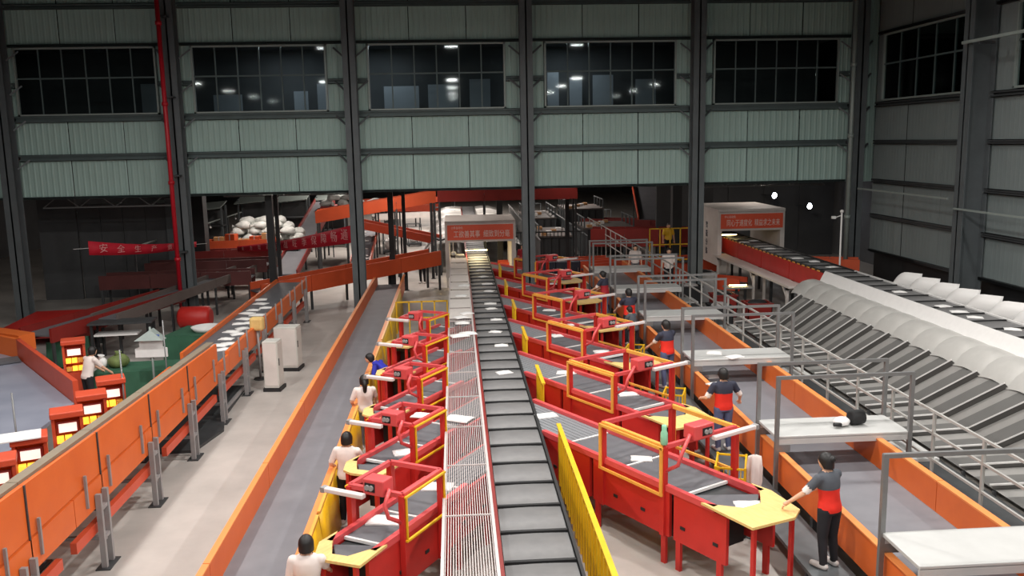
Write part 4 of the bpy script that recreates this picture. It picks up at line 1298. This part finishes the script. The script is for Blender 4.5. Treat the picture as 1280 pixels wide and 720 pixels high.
# electrical cabinets in the aisle
for k, (x, yy, wd, dp, h, lab) in enumerate([(-5.35, 24.9, .42, .5, 1.45, 'narrow pale electrical cabinet standing in front in the left aisle'), (-5.35, 27.2, .7, .55, 1.38, 'wide pale electrical cabinet on castors in the left aisle'), (-6.0, 26.1, .35, .35, 1.9, 'rounded beige control box on a stand in the left aisle')]):
    r = thing('electrical_cabinet', lab, 'cabinet', (x, yy, 0), math.radians(-6))
    if k < 2:
        B('body', 'cabinet', r, -wd / 2, wd / 2, -dp / 2, dp / 2, .1, h, bevel=.015)
        dr = B('door', 'cabinet', r, wd / 2, wd / 2 + .012, -dp / 2 + .03, dp / 2 - .03, .18, h - .06)
        B('handle', 'black', dr, wd / 2 + .012, wd / 2 + .03, -dp / 2 + .06, -dp / 2 + .09, .75, .95)
        B('door', 'off_white', r, -wd / 2 + .03, wd / 2 - .03, -dp / 2 - .012, -dp / 2, .18, h - .06)
        B('base', 'black', r, -wd / 2 - .03, wd / 2 + .05, -dp / 2 - .03, dp / 2 + .03, 0, .1)
    else:
        MB().tube([(0, 0, .03), (0, 0, 1.5)], .04, 8).build('stand', 'grey_box', r)
        MB().tube([(0, 0, 0), (0, 0, .03)], .2, 12).build('base', 'steel_dark', r)
        B('head', 'plywood', r, -.2, .2, -.15, .15, 1.5, 1.9, bevel=.07)

# ------------------------------------------------------------------ banners
def banner(label, p, q, h0, h1, body, tsize):
    p = Vector(p); q = Vector(q)
    d = q - p; L = d.length
    r = thing('banner', label, 'banner', p, math.atan2(d.y, d.x))
    slope = d.z
    Lh = math.hypot(d.x, d.y)
    n = 10
    rows = []
    for i in range(n + 1):
        f = i / n; sag = -.12 * math.sin(PI * f)
        hh = h0 + (h1 - h0) * f
        rows.append([(Lh * f, .03 * math.sin(f * 20), slope * f + sag - hh / 2), (Lh * f, .0, slope * f + sag + hh / 2)])
    s = MB().grid(rows).build('cloth', 'banner', r, recalc=False)
    m = s.modifiers.new('thick', 'SOLIDIFY'); m.thickness = .008
    MB().bar((-.6, 0, -slope * .06), (0, 0, 0), .015).build('cord', 'white', r)
    MB().bar((Lh, 0, slope), (Lh + .5, 0, slope * 1.04), .015).build('cord', 'white', r)
    for i, ch in enumerate(body):
        f = (i + .8) / (len(body) + .6)
        hh = h0 + (h1 - h0) * f
        text('letter', ch, hh * .72, 'letter_pink', r, (Lh * f, -.05, slope * f - .12 * math.sin(PI * f)), (PI / 2, 0, 0))
    return r
banner('short red banner with white characters strung at the far left column', (-14.45, 35.4, 3.08), (-11.3, 38.9, 2.75), .56, .24, '安全生产责任', .3)
banner('long red banner with white characters slanting up to the middle left column', (-10.7, 43.5, 1.98), (-4.25, 36.7, 3.26), .24, .74, '全力以赴决战旺季保障畅通', .4)

# ------------------------------------------------------------------ parcels
rp = random.Random(11)
def envelope_mesh(i):
    q = random.Random(i)
    a, b = .16 + .04 * q.random(), .11 + .03 * q.random()
    rows = []
    for iy in range(5):
        y = -b + 2 * b * iy / 4
        rows.append([(-a + 2 * a * ix / 5 + q.uniform(-.008, .008), y + q.uniform(-.008, .008), .012 + .03 * math.sin(PI * ix / 5) * math.sin(PI * iy / 4) + q.uniform(0, .006)) for ix in range(6)])
    g = MB().grid(rows)
    top = list(g.v)
    k = len(g.v)
    g.v += [(x, y, 0.0) for x, y, z in top]
    g.f += [tuple(v + k for v in f)[::-1] for f in g.f[:20]]
    g.sm += [True] * 20
    edge = [ix for ix in range(6)] + [5 + 6 * j for j in range(1, 5)] + [24 + ix for ix in range(4, -1, -1)] + [6 * j for j in range(3, 0, -1)]
    for e in range(len(edge)):
        a1, b1 = edge[e], edge[(e + 1) % len(edge)]
        g.f.append((a1, a1 + k, b1 + k, b1)); g.sm.append(False)
    me = g.mesh('parcel_bag'); return me
ENV = {}
for i in range(5):
    for m in ('parcel_white', 'parcel_grey'):
        me = envelope_mesh(i); me.materials.append(MATS[m]); ENV[(i, m)] = me
def parcel(x, y, z, label, grp, m='parcel_white', s=1.0, rz=None, cat='parcel'):
    o = obj('parcel', ENV[(rp.randrange(5), m)], None, (x, y, z), rz if rz is not None else rp.uniform(-.5, .5))
    o.scale = (s, s, s)
    return tag(o, label, cat, grp)
mb = [(609, 355), (611.7, 364), (613, 379.7), (614, 386), (620.6, 399.7), (619.7, 415), (626.7, 432), (630, 466), (604, 346), (601, 338)]
mb.sort(key=lambda p: -p[1])
for k, p in enumerate(mb):
    v = at(*p, 1.31)
    parcel(v.x, v.y, 1.309, 'white parcel on the middle sorter belt, %s from the viewer' % ORD[k], 'parcels on the middle sorter', s=1.1)
rb = [(930, 303), (942, 301), (996, 323), (1018, 327), (1040, 334), (1124, 365), (1179, 383), (1199, 390), (1219, 397), (1266, 412), (910, 296), (962, 311)]
rb.sort(key=lambda p: -p[1])
for k, p in enumerate(rb):
    v = at(*p, 2.21)
    parcel(v.x, v.y, 2.209, 'white parcel on the right hand sorter, %s from the viewer' % ORD[k], 'parcels on the right sorter', s=1.1)
ind = [(683, 520, 1.302), (802, 574, 1.302), (785, 493, 1.302), (936, 632, 1.302), (707, 466, 1.302), (698, 420, 1.302), (687, 388, 1.302), (752, 440, 1.302), (690, 355, 1.302), (718, 406, 1.302)]
il = ['at the merge of the nearest right line', 'inside the orange frame of the nearest right line', 'on the second right line past its frame', 'on the plywood end of the nearest right line', 'at the edge of the frame of the second right line', 'inside the frame of the third right line', 'inside the frame of the fourth right line', 'at the outer end of the third right line', 'inside the frame of the fifth right line', 'at the outer end of the fourth right line']
for (a, b, z), lab in zip(ind, il):
    v = at(a, b, z)
    parcel(v.x, v.y, z, 'white parcel ' + lab, 'parcels on the right lines', s=1.1)
for (a, b), lab in zip([(548, 609), (481, 651), (506, 566), (530, 520)], ['on the nearest left line beside the mesh', 'on the nearest left line by its scanner', 'on the second left line', 'on the third left line']):
    v = at(a, b, 1.302)
    parcel(v.x, v.y, 1.302, 'white parcel ' + lab, 'parcels on the left lines', s=1.25)
for k, (a, b, s) in enumerate([(573, 524, 1.35), (574, 420, 1.5), (588, 417, 1.4), (578, 404, 1.3), (576, 397, 1.3), (580, 357, 1.3), (577, 370, 1.2), (583, 392, 1.2)]):
    v = at(a, b, 1.505)
    parcel(min(max(v.x, -.1), .25), v.y, 1.505, 'white parcel bag lying on the mesh cover, %s' % ('nearest the viewer by itself' if k == 0 else '%s of the heap' % ORD[k - 1]), 'parcels on the mesh cover', s=s)
for k, (a, b) in enumerate([(275, 432), (283, 424), (290, 415), (297, 418), (299, 405), (306, 399), (312, 404), (309, 392), (317, 388), (322, 394), (326, 380), (332, 385), (322, 375), (286, 430), (303, 411), (280, 437)]):
    v = at(a, b, 1.462)
    parcel(min(max(v.x, -7.1), -6.35), v.y, 1.462, 'white parcel on the far stretch of the left orange conveyor, %s' % ('nearest the viewer' if k == 15 else '%s of the scatter' % ORD[k]), 'parcels on the left orange conveyor', s=1.2)
for k, (a, b, z) in enumerate([(880, 481, 1.19), (891, 471, .87), (918, 446, 1.51), (775, 375, .87), (893, 441, 1.51)]):
    v = at(a, b, z - .0)
    parcel(min(max(v.x, 5.95), 8.0), v.y, z - .005, ['crumpled white bag by the orange board beside the second operator', 'white parcel on the right conveyor behind the second operator', 'white parcel on the third crossover deck', 'white parcel on the right conveyor near the far operators', 'small white parcel at the left of the third crossover deck'][k], 'parcels beyond the operators', s=1.1)
rr = random.Random(5)
for k in range(14):
    f = (k + rr.random()) / 14
    yy = 46.8 + 12 * f
    parcel(-5.3 + rr.uniform(-.35, .35) - .035 * 12 * f, yy, .5 + 1.2 * f * 12 / 13 + .05, 'white parcel strewn on the pale inclined belt, %s from the viewer' % ORD[k], 'parcels strewn on the pale incline', s=1.1)
# bag with black camera on the nearest deck
r = thing('shoulder_bag', 'black and white bag left on the nearest crossover deck', 'bag', (7.2, 15.5, 1.505), .2)
MB().tube([(.1, 0, .14), (.12, 0, .14), (.36, 0, .14), (.38, 0, .14)], [.1, .14, .14, .1], 14).build('drum', 'black_rubber', r)
MB().sphere((-.08, .0, .09), (.16, .14, .09)).build('white_pouch', 'parcel_white', r)
MB().tube([(-.16, -.1, .06), (-.3, -.08, .07)], .04, 8).build('nozzle', 'black', r)
# white cloth and yellow trolley at the nearest right line
r = thing('yellow_trolley', 'yellow wire trolley beside the second right hand operator', 'trolley', (4.72, 14.55, 0), math.radians(-20))
for z in (.3, .8, 1.25):
    MB().bar((-.25, -.35, z), (.25, -.35, z), .03).build('rail', 'yellow', r); MB().bar((-.25, .35, z), (.25, .35, z), .03).build('rail', 'yellow', r)
    MB().bar((-.25, -.35, z), (-.25, .35, z), .03).build('rail', 'yellow', r); MB().bar((.25, -.35, z), (.25, .35, z), .03).build('rail', 'yellow', r)
for i in range(8):
    x = -.25 + .5 * i / 7
    MB().bar((x, -.35, .3), (x, -.35, 1.25), .014).build('wire', 'yellow', r)
    yy = -.35 + .7 * i / 7
    MB().bar((.25, yy, .3), (.25, yy, 1.25), .014).build('wire', 'yellow', r)
for a in (-.25, .25):
    for b in (-.35, .35):
        B('post', 'yellow', r, a - .02, a + .02, b - .02, b + .02, .08, 1.28)
        MB().tube([(a, b - .02, .05), (a, b + .02, .05)], .05, 10).build('wheel', 'black', r)
r = thing('hanging_cloth', 'white cloth hanging beside the yellow trolley', 'cloth', (5.02, 14.2, 0))
g = MB()
g.grid([[(.15 * math.cos(a * PI / 12) * q * (1 + .22 * f * math.cos(a * PI / 2)), .09 * math.sin(a * PI / 12) * q * (1 + .35 * f * math.cos(a * PI / 2)), z - .05 * f * math.sin(a * PI / 3)) for a in range(25)] for q, z, f in ((.15, 1.5, 0), (.75, 1.46, .3), (.85, 1.25, .8), (.8, 1.0, 1), (.6, .82, 1))])
g.build('cloth', 'shirt_white', r, recalc=False)
MB().tube([(0, 0, 0.02), (0, 0, 1.5)], .02, 6).build('stand', 'rail_steel', r)
MB().tube([(0, 0, 0), (0, 0, .02)], .15, 10).build('foot', 'steel_dark', r)
for k in range(1, 4):
    r = thing('yellow_basket', 'yellow wire basket behind the right hand lines, %s from the viewer' % ORD[k], 'basket', (4.85, 14.7 + RPITCH * k, 0), math.radians(-20), 'yellow baskets')
    for z in (.3, .8, 1.2):
        for b in (-.3, .3):
            MB().bar((-.22, b, z), (.22, b, z), .03).build('rail', 'yellow', r)
        for a in (-.22, .22):
            MB().bar((a, -.3, z), (a, .3, z), .03).build('rail', 'yellow', r)
    for a in (-.22, .22):
        for b in (-.3, .3):
            B('post', 'yellow', r, a - .02, a + .02, b - .02, b + .02, 0, 1.22)
    for i in range(1, 6):
        MB().bar((-.22 + .44 * i / 6, -.3, .3), (-.22 + .44 * i / 6, -.3, 1.2), .012).build('wire', 'yellow', r)
    B('bottom', 'yellow', r, -.22, .22, -.3, .3, .28, .3)

# ------------------------------------------------------------------ people
def person(label, loc, rz, h=1.66, shirt='shirt_white', yoke=None, trousers='trouser_black', hair='short', lean=0.0, armL=None, armR=None,
           shoe='shoe', female=False, head=(0.0, 0.0), sleeve=.75, stoop=0.0, grp='workers', hold=None):
    k = h / 1.70
    root = thing('person', label, 'person', loc, rz, grp)
    sw = .172 if female else .188
    # spine: pelvis at z .93, lean forward (local +y is forward)
    def sp(z):
        f = max(0, z - .95)
        return Vector((0, lean * f, z - stoop * f))
    elems = []   # (kind, p, q, r1, r2)
    def cap(tagn, p, q, r1, r2):
        elems.append((tagn, Vector(p), Vector(q), r1, r2))
    tor = [(.86, .165, .118), (.95, .170, .122), (1.05, .148 if female else .158, .108), (1.15, .145 if female else .162, .108), (1.27, .168, .120), (1.36, .172, .112), (1.42, .145, .092), (1.455, .085, .07)]
    sho = {}
    armd = {}
    for sd, nm, tgt in ((-1, 'L', armL), (1, 'R', armR)):
        s0 = sp(1.385) + Vector((sd * sw, 0, 0))
        hand = Vector(tgt) if tgt else Vector((sd * .27, .08, .80))
        # two bone reach
        a, b = .285, .255
        v = hand - s0
        dist = min(v.length, a + b - .005)
        v = v.normalized() * dist
        ca = (a * a + dist * dist - b * b) / (2 * a * dist)
        pole = Vector((sd * .55, -.6, -.75))
        pole = (pole - v.normalized() * pole.dot(v.normalized())).normalized()
        el = s0 + v.normalized() * (a * ca) + pole * (a * math.sqrt(max(0, 1 - ca * ca)))
        wr_ = s0 + v
        armd[sd] = (s0, el, wr_)
        cap('upper', s0, el, .058, .045)
        cap('fore', el, wr_, .043, .030)
        dv = (wr_ - el).normalized()
        cap('hand', wr_, wr_ + dv * .07, .030, .036)
        hp = Vector((sd * .09, 0, .90)); kn = Vector((sd * .10, .02, .49)); an = Vector((sd * .105, -.02, .09))
        cap('leg', hp, kn, .092, .062); cap('leg', kn, an, .058, .042)
        cap('foot', an + Vector((0, -.03, -.045)), an + Vector((sd * .02, .17, -.052)), .042, .036)
    nb = sp(1.44); hc = sp(1.60) + Vector((head[0] * .03, .025 + head[1] * .05, -abs(head[1]) * .03))
    cap('neck', nb, hc + Vector((0, -.02, -.06)), .056, .052)
    bm = MB()
    # torso
    n = 16
    rows = []
    for z, rx, ry in tor:
        c = sp(z)
        rows.append([(c.x + rx * math.cos(2 * PI * i / n), c.y + ry * math.sin(2 * PI * i / n), c.z) for i in range(n)])
    base = len(bm.v)
    bm.v += [p for r_ in rows for p in r_]
    for i in range(len(rows) - 1):
        for j in range(n):
            bm.f.append((i * n + j, i * n + (j + 1) % n, (i + 1) * n + (j + 1) % n, (i + 1) * n + j)); bm.sm.append(True)
    bm.f.append(tuple(range(n))[::-1]); bm.sm.append(True)
    bm.f.append(tuple(range((len(rows) - 1) * n, len(rows) * n))); bm.sm.append(True)
    for tg, p, q, r1, r2 in elems:
        bm.sphere(p, r1, 10, 8); bm.sphere(q, r2, 10, 8)
        bm.tube([p, q], [r1, r2], 12)
    bm.sphere(hc, (.086, .106, .126), 16, 12)
    bm.sphere(hc + Vector((0, .03, -.075)), (.055, .06, .05), 12, 8)      # jaw
    bm.sphere(hc + Vector((0, .10, -.02)), (.016, .022, .026), 8, 6)      # nose
    for sd in (-1, 1):
        bm.sphere(hc + Vector((sd * .08, -.005, -.01)), (.014, .024, .034), 8, 6)
    me = bm.mesh('body')
    tmp = bpy.data.objects.new('tmp_body', me); C.objects.link(tmp)
    md = tmp.modifiers.new('r', 'REMESH'); md.mode = 'VOXEL'; md.voxel_size = .021; md.use_smooth_shade = True
    sm_ = tmp.modifiers.new('s', 'SMOOTH'); sm_.factor = .5; sm_.iterations = 2
    dg = bpy.context.evaluated_depsgraph_get()
    bmesh_ = bpy.data.meshes.new_from_object(tmp.evaluated_get(dg))
    bpy.data.objects.remove(tmp); bpy.data.meshes.remove(me)
    # zones
    def near(p):
        best = None; bd = 9
        for tg, a, b, r1, r2 in elems:
            ab = b - a; t = max(0, min(1, (p - a).dot(ab) / ab.length_squared))
            d = (p - a - ab * t).length - (r1 + (r2 - r1) * t)
            if d < bd: bd = d; best = (tg, t)
        z = p.z + stoop * max(0, p.z - .95)
        if .84 < z < 1.46:
            tz = min(tor, key=lambda q: abs(q[0] - z))
            c = sp(z)
            d = math.hypot((p.x - c.x) / tz[1], (p.y - c.y) / tz[2]) - 1
            if d * .12 < bd: best = ('torso', z)
        if (p - hc).length < .15 and p.z > hc.z - .1: best = ('head', 0)
        return best
    V = [v.co.copy() for v in bmesh_.vertices]
    N = [v.normal.copy() for v in bmesh_.vertices]
    zones = {'shirt': [], 'yoke': [], 'trousers': [], 'shoe': [], 'cuff': []}
    for p in bmesh_.polygons:
        tg, t = near(p.center)
        zz = p.center.z
        if tg == 'torso':
            if t < .90: zones['trousers'].append(p)
            elif yoke and t > 1.235: zones['yoke'].append(p)
            else: zones['shirt'].append(p)
        elif tg == 'leg': zones['trousers'].append(p)
        elif tg == 'foot': zones['shoe'].append(p)
        elif tg == 'upper' and t < sleeve + .2:
            if yoke: zones['yoke' if t < .62 else 'cuff'].append(p)
            elif t < sleeve + .1: zones['shirt'].append(p)
    def garment(nm, faces, m, off):
        if not faces: return
        idx = {}; vs = []; fs = []
        for p in faces:
            f = []
            for v in p.vertices:
                if v not in idx:
                    idx[v] = len(vs); vs.append((V[v] + N[v] * off) * k)
                f.append(idx[v])
            fs.append(f)
        g = MB(); g.v = [tuple(v) for v in vs]; g.f = [tuple(f) for f in fs]; g.sm = [True] * len(fs)
        return g.build(nm, m, root, recalc=False)
    garment('shirt', zones['shirt'], shirt, .014)
    if yoke:
        garment('shirt_yoke', zones['yoke'], yoke, .015)
        for sgn in (-1, 1):
            garment('sleeve_cuff', [p for p in zones['cuff'] if p.center.x * sgn > 0], 'shirt_white', .013)
    garment('trousers', zones['trousers'], trousers, .012)
    for sgn in (-1, 1):
        garment('shoe', [p for p in zones['shoe'] if p.center.x * sgn > 0], shoe, .01)
    # body mesh with fingers
    g = MB()
    g.v = [tuple(v * k) for v in V]; g.f = [tuple(p.vertices) for p in bmesh_.polygons]; g.sm = [True] * len(g.f)
    for sd in (-1, 1):
        s0, el, wr_ = armd[sd]
        dv = (wr_ - el).normalized()
        side = dv.cross(Vector((0, 0, 1)))
        side = side.normalized() if side.length > .1 else Vector((1, 0, 0))
        dn = side.cross(dv).normalized()
        if dn.z > 0: dn = -dn
        pc = wr_ + dv * .075
        for i, (o_, ln) in enumerate(((-.03, .062), (-.01, .075), (.01, .07), (.03, .055))):
            b0 = pc + side * o_
            g.tube([q * k for q in (b0, b0 + dv * ln * .45 + dn * .006, b0 + dv * ln * .8 + dn * .02, b0 + dv * ln + dn * .038)], [.0095, .009, .008, .006], 6)
        tb0 = wr_ + dv * .03 + side * (-sd * .026)
        g.tube([q * k for q in (tb0, tb0 + dv * .03 + side * (-sd * .02), tb0 + dv * .055 + side * (-sd * .026) + dn * .015)], [.011, .010, .007], 6)
    g.build('body', 'skin', root, recalc=False)
    # face
    for sd in (-1, 1):
        MB().sphere((hc + Vector((sd * .032, .088, .008))) * k, .011, 8, 6).build('eye', 'hair', root)
    MB().sphere((hc + Vector((0, .086, -.068))) * k, (.022, .008, .006), 8, 6).build('mouth', 'lip', root)
    # hair
    hg = MB()
    rows = []
    for j in range(9):
        th = PI * .56 * j / 8
        row = []
        for i in range(17):
            ph = 2 * PI * i / 16
            front = max(0, math.sin(ph))
            t2 = th * (1 - .34 * front)
            q = hc + Vector((.099 * math.sin(t2) * math.cos(ph), -.012 + .118 * math.sin(t2) * math.sin(ph), .138 * math.cos(t2) + (0 if front else -.06 * max(0, (j - 6) / 2))))
            row.append(q * k)
        rows.append(row)
    hg.grid(rows)
    hg.sphere((hc + Vector((0, -.045, -.01))) * k, (.089 * k, .073 * k, .105 * k), 12, 8)
    hr = hg.build('hair', 'hair', root, recalc=False)
    if hair == 'bun':
        MB().sphere((hc + Vector((.01, -.10, .055))) * k, .05 * k, 10, 8).build('hair_bun', 'hair', hr)
        MB().tube([(hc + Vector((-.0, -.085, .045))) * k, (hc + Vector((.0, -.098, .05))) * k], .05 * k, 12).build('hair_band', 'shirt_pale', hr)
    elif hair == 'tail':
        MB().tube([(hc + Vector(v)) * k for v in ((0, -.09, .03), (.01, -.14, 0), (.015, -.15, -.12), (.01, -.13, -.24), (.0, -.12, -.32))], [.03 * k, .045 * k, .05 * k, .04 * k, .012 * k], 10).build('pony_tail', 'hair', hr)
    bpy.data.meshes.remove(bmesh_)
    root.scale = (1.1, 1.1, 1.02)
    return root

PF = .5
person('worker with a hair bun in grey and red uniform at the lower right edge', (5.42, 12.05, PF), math.radians(26), 1.70, 'shirt_red', 'shirt_grey', 'trouser_black', 'bun', lean=.12, armL=(-.46, .34, .96), armR=(-.1, .44, .96), female=True)
person('worker in navy and red uniform with jeans beside the orange board, reaching out', (5.38, 17.15, PF), math.radians(8), 1.68, 'shirt_red', 'shirt_navy', 'jeans', 'short', lean=.05, armL=(-.3, .3, 1.05), armR=(.42, .2, .98))
person('worker in bright red and navy uniform at the third right line', (5.36, 21.9, PF), math.radians(30), 1.72, 'shirt_red', 'shirt_navy', 'jeans', 'short', lean=.08, armL=(-.2, .42, 1.02), armR=(.24, .4, 1.0))
person('worker in grey and red uniform at the fourth right line', (5.36, 26.9, PF), math.radians(20), 1.72, 'shirt_red', 'shirt_navy', 'trouser_black', 'short', lean=.06, armL=(-.2, .42, 1.02), armR=(.24, .4, 1.0))
person('worker in maroon uniform at the far end of the right lines', (5.28, 31.0, PF), math.radians(50), 1.68, 'shirt_maroon', 'shirt_navy', 'jeans', 'bun', lean=.12, armL=(-.2, .42, 1.02), armR=(.24, .4, 1.0), female=True)
person('worker crouching low behind the fourth right line with grey top', (5.25, 25.6, .5), math.radians(40), 1.4, 'shirt_grey', None, 'trouser_black', 'short', lean=.3, armL=(-.2, .42, .9), armR=(.24, .4, .9))
person('person in white shirt with dark bag standing far right by the fence', (8.9, 36.3, .58), math.radians(170), 1.72, 'shirt_white', None, 'trouser_black', 'short')
person('person in plain white shirt behind the farthest crossover bridge', (7.9, 38.4, .6), math.radians(170), 1.62, 'shirt_white', None, 'trouser_grey', 'short')
person('woman in white top and black trousers between the nearest left lines', (-2.12, 15.5, 0), math.radians(-12), 1.68, 'shirt_white', None, 'trouser_black', 'short', lean=.05, armL=(-.27, .22, .98), armR=(.2, .42, 1.02), female=True)
person('woman with a long pony tail in white top and grey trousers', (-2.2, 19.6, 0), math.radians(5), 1.66, 'shirt_white', None, 'trouser_grey', 'tail', lean=.03, armL=(-.26, .2, .95), armR=(.22, .38, 1.0), female=True)
person('worker in blue shirt bending over the yellow panel', (-1.75, 22.3, 0), math.radians(75), 1.68, 'shirt_blue', None, 'trouser_black', 'short', lean=.85, stoop=.30, armL=(-.25, .62, .98), armR=(.18, .66, .92))
person('worker of whom only the dark hair shows at the lower edge', (-2.15, 11.3, 0), math.radians(0), 1.66, 'shirt_white', None, 'trouser_black', 'short', female=True, armR=(.2, .42, 1.0))
person('worker in white shirt sorting at the green table', (-10.0, 23.6, 0), math.radians(-35), 1.62, 'shirt_white', None, 'trouser_black', 'short', lean=.3, armL=(-.1, .5, .96), armR=(.25, .5, .96))
person('distant worker standing beside the middle gate in dark clothes', (3.35, 44.5, 0), math.radians(150), 1.68, 'shirt_maroon', None, 'navy_box', 'short')
person('distant worker in white cap crouching behind the cross conveyor', (-1.75, 43.6, 0), math.radians(160), 1.6, 'shirt_grey', None, 'trouser_black', 'short', lean=.2)
person('distant worker in yellow vest behind the yellow railing', (10.6, 43.4, 1.0), math.radians(180), 1.66, 'yellow', None, 'trouser_black', 'short')
pf = thing('raised_platform', 'steel platform carrying the yellow railing beside the right gate', 'platform', (9.2, 41.9, 0))
B('deck', 'steel_dark', pf, 0, 2.3, 0, 3, .92, 1.0)
for a in (.05, 2.15):
    for b in (.05, 2.85):
        B('leg', 'steel_dark', pf, a, a + .1, b, b + .1, 0, .92)
pf = thing('raised_platform', 'steel step behind the farthest crossover bridge', 'platform', (7.72, 38.0, 0))
B('deck', 'steel_dark', pf, 0, .6, 0, .9, .54, .6)
for a in (.02, .52):
    for b in (.05, .8):
        B('leg', 'steel_dark', pf, a, a + .06, b, b + .06, 0, .54)
